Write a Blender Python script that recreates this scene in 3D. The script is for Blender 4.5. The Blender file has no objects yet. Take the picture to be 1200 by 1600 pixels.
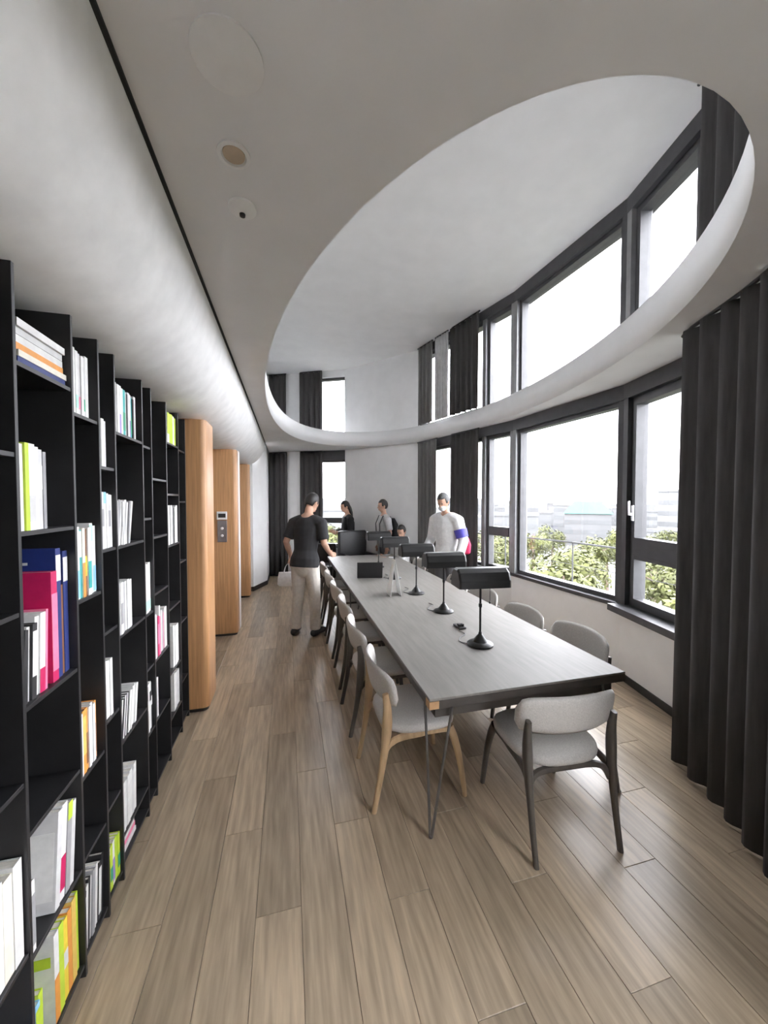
import bpy, bmesh, math, random
import numpy as np
from mathutils import Vector, Matrix

# ------------------------------------------------------------------ camera, sky, exposure
SC = bpy.context.scene
COL = SC.collection
F_PX, EYE = 580.0, 1.7
PITCH, YAW = math.atan(17 / F_PX), math.atan(150 / F_PX)

cam_data = bpy.data.cameras.new('camera')
cam_data.sensor_fit = 'VERTICAL'
cam_data.sensor_height = 36.0
cam_data.lens = F_PX * 36.0 / 1600.0
cam_data.clip_start, cam_data.clip_end = 0.02, 4000
cam = bpy.data.objects.new('camera', cam_data)
COL.objects.link(cam)
cam.location = (0, 0, EYE)
cam.rotation_euler = (math.pi / 2 - PITCH, 0, -YAW)
SC.camera = cam

world = bpy.data.worlds.new('overcast_sky')
SC.world = world
world.use_nodes = True
_wn = world.node_tree.nodes['Background']
_wn.inputs['Color'].default_value = (0.965, 0.97, 1.02, 1)
_wn.inputs['Strength'].default_value = 1.0

SC.view_settings.view_transform = 'Standard'
SC.view_settings.look = 'None'
SC.view_settings.gamma = 1.0
SC.view_settings.use_curve_mapping = False
SC.view_settings.exposure = 4.4
SC.cycles.max_bounces = 10
SC.cycles.diffuse_bounces = 6
SC.cycles.glossy_bounces = 4
SC.cycles.transparent_max_bounces = 12
SC.cycles.caustics_reflective = False
SC.cycles.caustics_refractive = False
SC.cycles.sample_clamp_indirect = 6.0

R = math.radians
rng = random.Random(7)

# ------------------------------------------------------------------ materials
MATS = {}


def mat(name, color, rough=0.6, metal=0.0, var=0.06, scale=12.0, bump=0.0, stretch=None, per_object=0.0, spec=0.5, detail=4.0):
    """Principled material with noise grain; per_object varies the value from object to object."""
    if name in MATS:
        return MATS[name]
    m = bpy.data.materials.new(name)
    m.use_nodes = True
    nt = m.node_tree
    b = nt.nodes['Principled BSDF']
    b.inputs['Roughness'].default_value = rough
    b.inputs['Metallic'].default_value = metal
    b.inputs['Specular IOR Level'].default_value = spec
    tc = nt.nodes.new('ShaderNodeTexCoord')
    mp = nt.nodes.new('ShaderNodeMapping')
    nt.links.new(tc.outputs['Object'], mp.inputs['Vector'])
    if stretch:
        mp.inputs['Scale'].default_value = stretch
    nz = nt.nodes.new('ShaderNodeTexNoise')
    nz.inputs['Scale'].default_value = scale
    nz.inputs['Detail'].default_value = detail
    nt.links.new(mp.outputs['Vector'], nz.inputs['Vector'])
    ramp = nt.nodes.new('ShaderNodeValToRGB')
    lo = [max(0, c * (1 - var * 2)) for c in color]
    hi = [min(1, c * (1 + var * 2)) for c in color]
    ramp.color_ramp.elements[0].color = (*lo, 1)
    ramp.color_ramp.elements[1].color = (*hi, 1)
    ramp.color_ramp.elements[0].position = 0.3
    ramp.color_ramp.elements[1].position = 0.7
    nt.links.new(nz.outputs['Fac'], ramp.inputs['Fac'])
    out = ramp.outputs['Color']
    if per_object:
        oi = nt.nodes.new('ShaderNodeObjectInfo')
        mr = nt.nodes.new('ShaderNodeMapRange')
        mr.inputs['To Min'].default_value = 1 - per_object
        mr.inputs['To Max'].default_value = 1 + per_object
        nt.links.new(oi.outputs['Random'], mr.inputs['Value'])
        hs = nt.nodes.new('ShaderNodeHueSaturation')
        nt.links.new(out, hs.inputs['Color'])
        nt.links.new(mr.outputs['Result'], hs.inputs['Value'])
        out = hs.outputs['Color']
        ad = nt.nodes.new('ShaderNodeVectorMath')
        ad.operation = 'ADD'
        ml = nt.nodes.new('ShaderNodeMath')
        ml.operation = 'MULTIPLY'
        ml.inputs[1].default_value = 37.0
        nt.links.new(oi.outputs['Random'], ml.inputs[0])
        nt.links.new(tc.outputs['Object'], ad.inputs[0])
        nt.links.new(ml.outputs['Value'], ad.inputs[1])
        nt.links.new(ad.outputs['Vector'], mp.inputs['Vector'])
    nt.links.new(out, b.inputs['Base Color'])
    if bump:
        bp = nt.nodes.new('ShaderNodeBump')
        bp.inputs['Strength'].default_value = bump
        bp.inputs['Distance'].default_value = 0.004
        nt.links.new(nz.outputs['Fac'], bp.inputs['Height'])
        nt.links.new(bp.outputs['Normal'], b.inputs['Normal'])
    MATS[name] = m
    return m


def glass_mat():
    m = bpy.data.materials.new('window_glass')
    m.use_nodes = True
    nt = m.node_tree
    nt.nodes.remove(nt.nodes['Principled BSDF'])
    out = nt.nodes['Material Output']
    tr = nt.nodes.new('ShaderNodeBsdfTransparent')
    tr.inputs['Color'].default_value = (0.95, 0.955, 0.96, 1)
    gl = nt.nodes.new('ShaderNodeBsdfGlossy')
    gl.inputs['Roughness'].default_value = 0.02
    lw = nt.nodes.new('ShaderNodeLayerWeight')
    pw = nt.nodes.new('ShaderNodeMath')
    pw.operation = 'POWER'
    pw.inputs[1].default_value = 5.0
    nt.links.new(lw.outputs['Facing'], pw.inputs[0])
    fr = nt.nodes.new('ShaderNodeMath')
    fr.operation = 'MULTIPLY_ADD'
    fr.inputs[1].default_value = 0.9
    fr.inputs[2].default_value = 0.03
    nt.links.new(pw.outputs[0], fr.inputs[0])
    mx = nt.nodes.new('ShaderNodeMixShader')
    nt.links.new(fr.outputs[0], mx.inputs['Fac'])
    nt.links.new(tr.outputs['BSDF'], mx.inputs[1])
    nt.links.new(gl.outputs['BSDF'], mx.inputs[2])
    nt.links.new(mx.outputs['Shader'], out.inputs['Surface'])
    return m


M_GLASS = glass_mat()
M_WHITE = mat('white_wall_paint', (0.77, 0.77, 0.77), 0.75, var=0.015, scale=5)
M_CEIL = mat('white_ceiling_paint', (0.77, 0.77, 0.77), 0.8, var=0.015, scale=4)
M_COVE = mat('white_cove_plaster', (0.90, 0.90, 0.90), 0.6, var=0.03, scale=9, bump=0.15)
M_BLACKGAP = mat('black_shadow_gap', (0.015, 0.015, 0.015), 0.8)
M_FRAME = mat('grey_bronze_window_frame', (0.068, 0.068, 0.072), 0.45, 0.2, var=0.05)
M_FRAMELITE = mat('daylit_grey_mullion', (0.26, 0.26, 0.265), 0.4, 0.3, var=0.05)  # frame grey lightened, daylight on the mullions put into the colour
M_CHROME = mat('brushed_steel', (0.55, 0.55, 0.55), 0.3, 1.0, var=0.03)
M_PLANK = mat('oak_laminate_plank', (0.38, 0.298, 0.208), 0.30, var=0.13, scale=5, bump=0.06, stretch=(9, 0.7, 1), per_object=0.22, detail=7)
M_FLOORBASE = mat('floor_joint', (0.16, 0.12, 0.085), 0.8)
M_SHELF = mat('black_shelf_board', (0.017, 0.017, 0.018), 0.42, var=0.1)
M_PIER = mat('oak_veneer_portal', (0.45, 0.240, 0.108), 0.4, var=0.10, scale=4, stretch=(14, 14, 0.6), bump=0.04, detail=6)
M_TABLE = mat('greyed_oak_table', (0.20, 0.188, 0.172), 0.55, var=0.05, scale=5, stretch=(8, 0.8, 1), detail=6, spec=0.3)
M_TABLEEDGE = mat('dark_table_edge', (0.055, 0.048, 0.042), 0.5, var=0.1)
M_TABLEWOOD = mat('bare_oak_corner', (0.50, 0.30, 0.15), 0.5, var=0.1)
M_LEGMETAL = mat('dark_hairpin_steel', (0.16, 0.155, 0.15), 0.35, 0.7, var=0.05)
M_CHAIRWOOD = mat('chair_ash_wood', (0.42, 0.29, 0.165), 0.45, var=0.10, scale=6, stretch=(6, 6, 1), detail=5)
M_CHAIRDARK = mat('chair_dark_stained_wood', (0.085, 0.075, 0.065), 0.45, var=0.10, scale=6, stretch=(6, 6, 1))
M_FABRIC = mat('pale_grey_chair_fabric', (0.50, 0.48, 0.45), 0.9, var=0.06, scale=160, bump=0.25)
M_LAMP = mat('black_lamp_metal', (0.014, 0.014, 0.014), 0.35, 0.3)
M_LAMPIN = mat('white_lamp_lining', (0.7, 0.69, 0.66), 0.6)
M_CURTAIN = mat('charcoal_curtain_cloth', (0.050, 0.048, 0.047), 0.85, var=0.10, scale=40, stretch=(1, 1, 0.1), bump=0.1)
M_CURTAINGREY = mat('grey_curtain_cloth', (0.15, 0.147, 0.142), 0.85, var=0.08, scale=40, stretch=(1, 1, 0.1))
M_STEEL = mat('lift_door_steel', (0.35, 0.35, 0.36), 0.3, 0.9, var=0.04)
M_BLACK = mat('black_plastic', (0.015, 0.015, 0.016), 0.4)
M_WHITEPL = mat('white_plastic', (0.80, 0.80, 0.79), 0.4, var=0.02)
M_PAGES = mat('book_paper_pages', (0.72, 0.69, 0.62), 0.9, var=0.10, scale=30, stretch=(1, 40, 1))
M_SKIN = mat('skin', (0.52, 0.31, 0.22), 0.55, var=0.04)
M_HAIR = mat('black_hair', (0.012, 0.010, 0.009), 0.5, var=0.2, scale=60)
M_GREYHAIR = mat('grey_hair', (0.12, 0.12, 0.12), 0.6, var=0.2, scale=60)
M_LEATHER = mat('black_leather', (0.018, 0.018, 0.019), 0.4, var=0.15, bump=0.1, scale=50)


def cmat(name, c, rough=0.55):
    return mat('cloth_or_print_' + name, c, rough, var=0.04, scale=30)


# ------------------------------------------------------------------ mesh helpers
def obj(name, bm, m, parent=None, smooth=False, angle=None):
    me = bpy.data.meshes.new(name)
    bmesh.ops.recalc_face_normals(bm, faces=bm.faces[:])
    bm.to_mesh(me)
    bm.free()
    me.materials.append(m)
    if smooth:
        me.polygons.foreach_set('use_smooth', [True] * len(me.polygons))
        if angle is not None:
            me.set_sharp_from_angle(angle=R(angle))
    o = bpy.data.objects.new(name, me)
    COL.objects.link(o)
    if parent is not None:
        o.parent = parent
    return o


def tag(o, label=None, cat=None, group=None, kind=None):
    if label:
        o['label'] = label
    if cat:
        o['category'] = cat
    if group:
        o['group'] = group
    if kind:
        o['kind'] = kind
    return o


def empty(name, loc=(0, 0, 0), rz=0.0):
    o = bpy.data.objects.new(name, None)
    o.empty_display_size = 0.1
    COL.objects.link(o)
    o.location = loc
    o.rotation_euler = (0, 0, rz)
    return o


def copy_tree(o, parent=None):
    c = o.copy()
    COL.objects.link(c)
    if parent is not None:
        c.parent = parent
    for ch in list(o.children):
        copy_tree(ch, c)
    return c


def hexa(bm, pts):
    """eight corners: 0-3 bottom loop, 4-7 top loop"""
    v = [bm.verts.new(p) for p in pts]
    for f in ((3, 2, 1, 0), (4, 5, 6, 7), (0, 1, 5, 4), (1, 2, 6, 5), (2, 3, 7, 6), (3, 0, 4, 7)):
        bm.faces.new([v[i] for i in f])
    return v


def box(bm, x0, x1, y0, y1, z0, z1):
    return hexa(bm, [(x0, y0, z0), (x1, y0, z0), (x1, y1, z0), (x0, y1, z0), (x0, y0, z1), (x1, y0, z1), (x1, y1, z1), (x0, y1, z1)])


def bbox(x0, x1, y0, y1, z0, z1, bev=0.0, seg=1):
    bm = bmesh.new()
    box(bm, x0, x1, y0, y1, z0, z1)
    if bev:
        bmesh.ops.bevel(bm, geom=bm.edges[:], offset=bev, segments=seg, affect='EDGES', profile=0.5)
    return bm


def prism(bm, loop, z0, z1, inset=0.0):
    """vertical prism over a 2-D loop (ccw), optionally with a chamfered top"""
    n = len(loop)
    bot = [bm.verts.new((p[0], p[1], z0)) for p in loop]
    top = [bm.verts.new((p[0], p[1], z1)) for p in loop]
    for i in range(n):
        j = (i + 1) % n
        bm.faces.new((bot[i], bot[j], top[j], top[i]))
    bm.faces.new(bot[::-1])
    bm.faces.new(top)


def frames(pts, fwd):
    pts = [Vector(p) for p in pts]
    out = []
    for i in range(len(pts)):
        d = (pts[min(i + 1, len(pts) - 1)] - pts[max(i - 1, 0)]).normalized()
        s = d.cross(Vector(fwd))
        if s.length < 1e-3:
            s = d.cross(Vector((1, 0, 0.01)))
        s.normalize()
        u = s.cross(d).normalized()
        out.append((pts[i], s, u, d))
    return out


def tube(bm, pts, radii, seg=12, fwd=(0, 1, 0), cap=True, power=2.0, dome=False):
    """swept tube; radius is a number or (side, forward); dome adds rounded ends"""
    fr = frames(pts, fwd)
    rad = [r if isinstance(r, tuple) else (r, r) for r in radii]
    rings = []

    def ring(c, s, u, rx, ry):
        vs = []
        for k in range(seg):
            a = 2 * math.pi * k / seg
            ca, sa = math.cos(a), math.sin(a)
            e = 2.0 / power
            ca = math.copysign(abs(ca) ** e, ca)
            sa = math.copysign(abs(sa) ** e, sa)
            vs.append(bm.verts.new(c + s * (ca * rx) + u * (sa * ry)))
        return vs
    if dome:
        c, s, u, d = fr[0]
        rr = min(rad[0])
        for a in (80, 55, 28):
            rings.append(ring(c - d * rr * math.sin(R(a)), s, u, rad[0][0] * math.cos(R(a)), rad[0][1] * math.cos(R(a))))
    for (c, s, u, d), (rx, ry) in zip(fr, rad):
        rings.append(ring(c, s, u, rx, ry))
    if dome:
        c, s, u, d = fr[-1]
        rr = min(rad[-1])
        for a in (28, 55, 80):
            rings.append(ring(c + d * rr * math.sin(R(a)), s, u, rad[-1][0] * math.cos(R(a)), rad[-1][1] * math.cos(R(a))))
    for a, b in zip(rings, rings[1:]):
        for k in range(seg):
            j = (k + 1) % seg
            bm.faces.new((a[k], a[j], b[j], b[k]))
    if cap:
        bm.faces.new(rings[0][::-1])
        bm.faces.new(rings[-1])


def ellipsoid(bm, c, r, rot=None, u=14, v=10):
    mtx = Matrix.Translation(c) @ (rot or Matrix.Identity(4)) @ Matrix.Diagonal((*r, 1))
    bmesh.ops.create_uvsphere(bm, u_segments=u, v_segments=v, radius=1, matrix=mtx)


def lathe(bm, prof, seg=24, c=(0, 0, 0)):
    rings = []
    for r, z in prof:
        rings.append([bm.verts.new((c[0] + max(r, 1e-4) * math.cos(2 * math.pi * k / seg), c[1] + max(r, 1e-4) * math.sin(2 * math.pi * k / seg), c[2] + z)) for k in range(seg)])
    for a, b in zip(rings, rings[1:]):
        for k in range(seg):
            j = (k + 1) % seg
            bm.faces.new((a[k], a[j], b[j], b[k]))
    bm.faces.new(rings[0][::-1])
    bm.faces.new(rings[-1])


def bez(p, n=8):
    """cubic Bezier or Catmull chain through points"""
    P = [Vector(q) for q in p]
    out = []
    for i in range(len(P) - 1):
        a, b, c, d = P[max(i - 1, 0)], P[i], P[i + 1], P[min(i + 2, len(P) - 1)]
        for k in range(n):
            t = k / n
            out.append(0.5 * ((2 * b) + (c - a) * t + (2 * a - 5 * b + 4 * c - d) * t * t + (3 * b - a - 3 * c + d) * t ** 3))
    out.append(P[-1])
    return out


# ------------------------------------------------------------------ plan of the room
SLAB0, SLAB1, ROOF = 2.80, 3.08, 4.52
Q = [(0.6, -2.4), (1.45, -0.75), (2.33, 0.82), (2.88, 2.02), (3.08, 2.86), (2.97, 4.48), (2.40, 6.62), (1.20, 8.0), (-0.45, 8.85)]
Q = [Vector((a, b)) for a, b in Q]
XL = -1.05
T = 0.25


def offs(d):
    """facade line moved outward by d with mitred corners"""
    n = []
    for a, b in zip(Q, Q[1:]):
        t = (b - a).normalized()
        n.append(Vector((t.y, -t.x)))
    out = []
    for i, q in enumerate(Q):
        if i == 0:
            out.append(q + n[0] * d)
        elif i == len(Q) - 1:
            out.append(q + n[-1] * d)
        else:
            m = (n[i - 1] + n[i]).normalized()
            out.append(q + m * (d / max(0.3, m.dot(n[i]))))
    return out


def fpt(i, s, n=0.0):
    """point on facet i at distance s along it and n into the room"""
    a, b = Q[i], Q[i + 1]
    t = (b - a).normalized()
    nn = Vector((-t.y, t.x))
    p = a + t * s + nn * n
    return p


def flen(i):
    return (Q[i + 1] - Q[i]).length


def fbox(bm, i, s0, s1, n0, n1, z0, z1):
    c = [fpt(i, s0, n0), fpt(i, s0, n1), fpt(i, s1, n1), fpt(i, s1, n0)]
    hexa(bm, [(p.x, p.y, z0) for p in c] + [(p.x, p.y, z1) for p in c])


def fray(i, u):
    """distance along facet i at which the sight line bearing of picture column u meets it"""
    ang = math.atan((u - 600) / F_PX) + YAW
    d = Vector((math.sin(ang), math.cos(ang)))
    a, b = Q[i], Q[i + 1]
    t = (b - a).normalized()
    det = d.x * (-t.y) - d.y * (-t.x)
    # solve k*d = a + s*t
    s = (d.x * a.y - d.y * a.x) / -(d.x * t.y - d.y * t.x)
    return s


# ------------------------------------------------------------------ floor and planks
room_loop = [Vector((XL, -2.4))] + Q + [Vector((-0.45, 8.85)), Vector((XL, 8.85))]


def clip(poly, clipper):
    out = poly
    n = len(clipper)
    for i in range(n):
        a, b = clipper[i], clipper[(i + 1) % n]
        e = b - a
        if e.length < 1e-6:
            continue
        inp, out = out, []
        for k in range(len(inp)):
            p, q = inp[k], inp[(k + 1) % len(inp)]
            sp = e.x * (p.y - a.y) - e.y * (p.x - a.x)
            sq = e.x * (q.y - a.y) - e.y * (q.x - a.x)
            if sp >= 0:
                out.append(p)
            if (sp >= 0) != (sq >= 0):
                t = sp / (sp - sq)
                out.append(p + (q - p) * t)
        if not out:
            return []
    return out


bm = bmesh.new()
prism(bm, [(p.x, p.y) for p in [Vector((XL - 0.2, -2.6))] + offs(T) + [Vector((XL - 0.2, 9.1))]], -0.12, -0.006)
floor = tag(obj('floor', bm, M_FLOORBASE), 'grey brown oak plank floor running the length of the reading room', 'floor', kind='structure')
PW, PL = 0.182, 1.22
row = 0
x = XL
shared = {}
while x < 3.1:
    y = -2.4 - (row * 0.43 % PL)
    while y < 8.85:
        rect = [Vector((x + .0007, y + .0007)), Vector((x + PW - .0007, y + .0007)), Vector((x + PW - .0007, y + PL - .0007)), Vector((x + .0007, y + PL - .0007))]
        poly = clip(rect, room_loop)
        if len(poly) >= 3 and y > -1.5:
            full = len(poly) == 4 and all((p - q).length < 1e-4 for p, q in zip(poly, rect))
            c = Vector((x + PW / 2, y + PL / 2))
            if full and 'plank' in shared:
                o = bpy.data.objects.new('plank', shared['plank'])
                COL.objects.link(o)
                o.parent = floor
            else:
                bm = bmesh.new()
                loop = []
                for p in poly:
                    if not loop or (p - loop[-1]).length > 1e-4:
                        loop.append(p)
                if len(loop) > 2 and (loop[0] - loop[-1]).length < 1e-4:
                    loop.pop()
                if len(loop) < 3:
                    bm.free()
                    y += PL
                    continue
                cx = sum((p.x for p in loop)) / len(loop)
                cy = sum((p.y for p in loop)) / len(loop)
                lo = [(p.x - c.x, p.y - c.y) for p in loop]
                bot = [bm.verts.new((a, b, -0.006)) for a, b in lo]
                mid = [bm.verts.new((a, b, -0.0012)) for a, b in lo]
                tp = []
                for a, b in lo:
                    dx, dy = a - (cx - c.x), b - (cy - c.y)
                    tp.append(bm.verts.new((a - math.copysign(min(.0014, abs(dx)), dx), b - math.copysign(min(.0014, abs(dy)), dy), 0)))
                k = len(lo)
                for i in range(k):
                    j = (i + 1) % k
                    bm.faces.new((bot[i], bot[j], mid[j], mid[i]))
                    bm.faces.new((mid[i], mid[j], tp[j], tp[i]))
                bm.faces.new(tp)
                o = obj('plank', bm, M_PLANK, floor)
                if full:
                    shared['plank'] = o.data
            o.location = (c.x, c.y, 0)
        y += PL
    x += PW
    row += 1

# ------------------------------------------------------------------ ceiling slab with the oval opening
CXC = [1.2692, 1.5152, -0.0529, 0.0224, 0.0733, -0.0084, 0.0368]
CYC = [4.0358, -0.0155, 3.3558, -0.0759, -0.1598, -0.0831, 0.0735]
inner_clip = offs(-0.035)
inner_loop = [Vector((-0.39, -2.3))] + inner_clip[:-1] + [Vector((-0.39, 8.7))]
void = []
for k in range(120):
    a = 2 * math.pi * k / 120
    bs = [1] + [g(h * a) for h in (1, 2, 3) for g in (math.cos, math.sin)]
    void.append(Vector((sum(p * q for p, q in zip(CXC, bs)), sum(p * q for p, q in zip(CYC, bs)))))
for k, p in enumerate(void):
    for a, b in zip(inner_clip, inner_clip[1:]):
        e = (b - a).normalized()
        d = e.x * (p.y - a.y) - e.y * (p.x - a.x)
        if d < 0:
            p = p + Vector((-e.y, e.x)) * (-d)
    void[k] = p
outer = [Vector((-0.40, -2.4))] + offs(0.02)[:] + [Vector((-0.40, 8.87))]
outer = [outer[0]] + [p for p in outer[1:-1] if p.x > -0.395] + [outer[-1]]


def ring_plate(z0, z1):
    bm = bmesh.new()
    lv = {}
    for z in (z0, z1):
        vo = [bm.verts.new((p.x, p.y, z)) for p in outer]
        vi = [bm.verts.new((p.x, p.y, z)) for p in void]
        ed = []
        for loop in (vo, vi):
            for i in range(len(loop)):
                ed.append(bm.edges.new((loop[i], loop[(i + 1) % len(loop)])))
        bmesh.ops.triangle_fill(bm, use_beauty=True, edges=ed)
        lv[z] = (vo, vi)
    for w in (0, 1):
        a, b = lv[z0][w], lv[z1][w]
        for i in range(len(a)):
            j = (i + 1) % len(a)
            f = bm.faces.new((a[i], a[j], b[j], b[i]))
            f.smooth = (w == 1)
    return bm


slab = tag(obj('ceiling', ring_plate(SLAB0, SLAB1), M_CEIL), 'white lower ceiling with a large oval opening to the upper windows', 'ceiling', kind='structure')
bm = bmesh.new()
prism(bm, [(p.x, p.y) for p in [Vector((XL, -2.6))] + offs(T) + [Vector((XL, 9.1))]], ROOF, ROOF + 0.15)
tag(obj('ceiling', bm, M_CEIL), 'white upper ceiling above the oval opening', 'ceiling', kind='structure')

# curved cove over the shelves
bm = bmesh.new()
prof = []
for k in range(17):
    a = R(90) * k / 16
    prof.append((-0.852 + 0.44 * math.cos(a), SLAB0 - 0.46 * math.sin(a)))
prof += [(XL, SLAB0 - 0.46)]
ya, yb = -2.4, 7.36
ny = 12
grid = [[bm.verts.new((px, ya + (yb - ya) * j / ny, pz)) for px, pz in prof] for j in range(ny + 1)]
for a, b in zip(grid, grid[1:]):
    for i in range(len(prof) - 1):
        bm.faces.new((a[i], a[i + 1], b[i + 1], b[i]))
tag(obj('trim_1', bm, M_COVE, smooth=True), 'white curved plaster cove bulging above the bookcase', 'cove', kind='structure')
tag(obj('trim_2', bbox(-0.413, -0.401, -2.4, 7.4, 2.792, 2.81), M_BLACKGAP), 'thin black shadow line between the cove and the flat ceiling', 'trim', kind='structure')  # black strip standing in for the shade inside the groove

# walls
tag(obj('wall_left', bbox(XL - 0.15, XL, -2.6, 9.1, -0.1, 2.9), M_WHITE), 'white wall behind the bookcase and lift openings', 'wall', kind='structure')
tag(obj('wall_upper_left', bbox(-0.6, -0.45, -2.6, 9.1, 2.81, ROOF), M_WHITE), 'white left wall of the upper level', 'wall', kind='structure')
tag(obj('wall_back', bbox(XL - 0.15, 0.7, -2.6, -2.4, -0.1, ROOF), M_WHITE), 'white wall behind the viewer', 'wall', kind='structure')
bm = bmesh.new()
prism(bm, [(XL, 7.36), (-0.64, 7.36), (-0.42, 7.9), (-0.42, 8.85), (XL, 8.85)], 0, SLAB0 + 0.02)
tag(obj('wall_far_left', bm, M_WHITE), 'narrow white wall past the last lift portal', 'wall', kind='structure')
bm = bmesh.new()
prism(bm, [(XL, 7.352), (-0.636, 7.352), (-0.412, 7.897), (-0.412, 8.86), (-0.425, 8.86), (-0.425, 7.95), (-0.65, 7.37), (XL, 7.37)], 0.001, 0.085)
tag(obj('baseboard_left', bm, M_BLACK), 'black skirting along the far left wall', 'baseboard', kind='structure')

o_out = offs(T)


def facet_prism(bm, i, z0, z1, s0=None, s1=None):
    """wall piece over the whole facet with mitred outer corners, or between two stations"""
    L = flen(i)
    a = fpt(i, s0, 0) if s0 is not None else Q[i]
    b = fpt(i, s1, 0) if s1 is not None else Q[i + 1]
    ao = fpt(i, s0, -T) if s0 is not None else o_out[i]
    bo = fpt(i, s1, -T) if s1 is not None else o_out[i + 1]
    hexa(bm, [(p.x, p.y, z0) for p in (a, ao, bo, b)] + [(p.x, p.y, z1) for p in (a, ao, bo, b)])


SILL, HEAD0, UP0, UP1 = 0.72, 2.66, 3.08, 4.38
wall_names = {0: 'wall_right_back', 1: 'wall_right_side', 2: 'wall_right_near', 3: 'wall_right', 4: 'wall_right_middle', 5: 'wall_right_far'}
side_word = {0: 'behind the viewer', 1: 'added out of view beside the viewer', 2: 'behind the long charcoal curtain', 3: 'below the near opening window', 4: 'below the wide fixed window', 5: 'below the far curtained window'}
bm = bmesh.new()
facet_prism(bm, 0, -0.1, ROOF)  # unseen wall left without windows to cut fill light from behind
tag(obj('wall_right_back', bm, M_WHITE), 'unseen white wall keeping window light out behind the viewer', 'wall', kind='structure')
for i in range(1, 6):
    bm = bmesh.new()
    facet_prism(bm, i, -0.1, SILL - 0.04)
    w = tag(obj(wall_names[i], bm, M_WHITE), 'low white parapet ' + side_word[i], 'wall', kind='structure')
    bm = bmesh.new()
    fbox(bm, i, -0.004, flen(i) + 0.004, -0.10, 0.12 if i == 3 else 0.022, SILL - (0.06 if i == 3 else 0.04), SILL)
    tag(obj('window_sill', bm, M_FRAME), kind='structure').parent = w
    bm = bmesh.new()
    fbox(bm, i, 0.0, flen(i), 0.0, 0.012, 0.001, 0.07)
    tag(obj('baseboard', bm, M_BLACK), kind='structure').parent = w
    bm = bmesh.new()
    facet_prism(bm, i, HEAD0, SLAB0 + 0.0)
    tag(obj('lower_header', bm, M_FRAME), kind='structure').parent = w
    bm = bmesh.new()
    fbox(bm, i, 0.0, flen(i), -T, -0.02, SLAB0, SLAB1)
    tag(obj('floor_edge', bm, M_FRAME), kind='structure').parent = w
    bm = bmesh.new()
    facet_prism(bm, i, UP1, ROOF)
    tag(obj('upper_header', bm, M_FRAME), kind='structure').parent = w
bm = bmesh.new()
facet_prism(bm, 6, -0.1, ROOF)
tag(obj('wall_far', bm, M_WHITE), 'tall white pier wall between the far window and the curtains', 'wall', kind='structure')
sE0, sE1, sE2 = fray(7, 541), fray(7, 471), fray(7, 452)
bm = bmesh.new()
facet_prism(bm, 7, -0.1, ROOF, s0=sE1)
w_end = tag(obj('wall_far_end', bm, M_WHITE), 'white end wall beside the last narrow window', 'wall', kind='structure')
bm = bmesh.new()
facet_prism(bm, 7, -0.1, ROOF, s1=sE0)
tag(obj('far_jamb', bm, M_WHITE), kind='structure').parent = w_end
for z0, z1, nm, mm in ((-0.1, SILL - 0.04, 'parapet', M_WHITE), (SILL - 0.04, SILL, 'window_sill', M_FRAME), (HEAD0 - 0.06, SLAB0, 'lower_header', M_FRAME), (SLAB0, SLAB1, 'floor_edge', M_WHITE), (UP1, ROOF, 'upper_header', M_CEIL)):
    bm = bmesh.new()
    fbox(bm, 7, sE0, sE1, -T, -0.001, z0, z1)
    tag(obj(nm, bm, mm), kind='structure').parent = w_end

# ------------------------------------------------------------------ windows
WN = [0]


def pane_frame(bm, i, s0, s1, z0, z1, w, n0=-0.15, n1=-0.05):
    fbox(bm, i, s0, s1, n0, n1, z0, z0 + w)
    fbox(bm, i, s0, s1, n0, n1, z1 - w, z1)
    fbox(bm, i, s0, s0 + w, n0, n1, z0 + w, z1 - w)
    fbox(bm, i, s1 - w, s1, n0, n1, z0 + w, z1 - w)


def window(i, s0, s1, z0, z1, label, transom=None, sash=False, handle=False, w=0.045, mframe=None):
    WN[0] += 1
    c = fpt(i, (s0 + s1) / 2)
    root = empty('window_%d' % WN[0])
    tag(root, label, 'window', kind='structure')
    mf = mframe or M_FRAME
    bm = bmesh.new()
    pane_frame(bm, i, s0, s1, z0, z1, w)
    obj('frame', bm, mf, root)
    cells = [(z0 + w, z1 - w)]
    if transom:
        t0, t1 = transom
        bm = bmesh.new()
        fbox(bm, i, s0 + w, s1 - w, -0.14, -0.035, t0, t1)
        obj('transom', bm, mf, root)
        cells = [(z0 + w, t0), (t1, z1 - w)]
    for (a, b) in cells:
        g = 0.0
        if sash:
            bm = bmesh.new()
            pane_frame(bm, i, s0 + w, s1 - w, a, b, 0.035, -0.13, -0.03)
            sh = obj('sash', bm, mf, root)
            g = 0.035
        bm = bmesh.new()
        fbox(bm, i, s0 + w + g - 0.004, s1 - w - g + 0.004, -0.105, -0.097, a + g - 0.004, b - g + 0.004)
        obj('glass_pane', bm, M_GLASS, root)
    if handle:
        bm = bmesh.new()
        fbox(bm, i, s1 - w - 0.03, s1 - w - 0.006, -0.03, -0.015, 1.52, 1.66)
        fbox(bm, i, s1 - w - 0.026, s1 - w - 0.01, -0.016, 0.02, 1.57, 1.59)
        fbox(bm, i, s1 - w - 0.026, s1 - w - 0.01, 0.008, 0.02, 1.57, 1.70)
        obj('handle', bm, M_CHROME, root)
    return root


def post(i, s0, s1, n0, n1, z0, z1, m, parent):
    bm = bmesh.new()
    fbox(bm, i, s0, s1, n0, n1, z0, z1)
    return obj('mullion', bm, m, parent)


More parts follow.
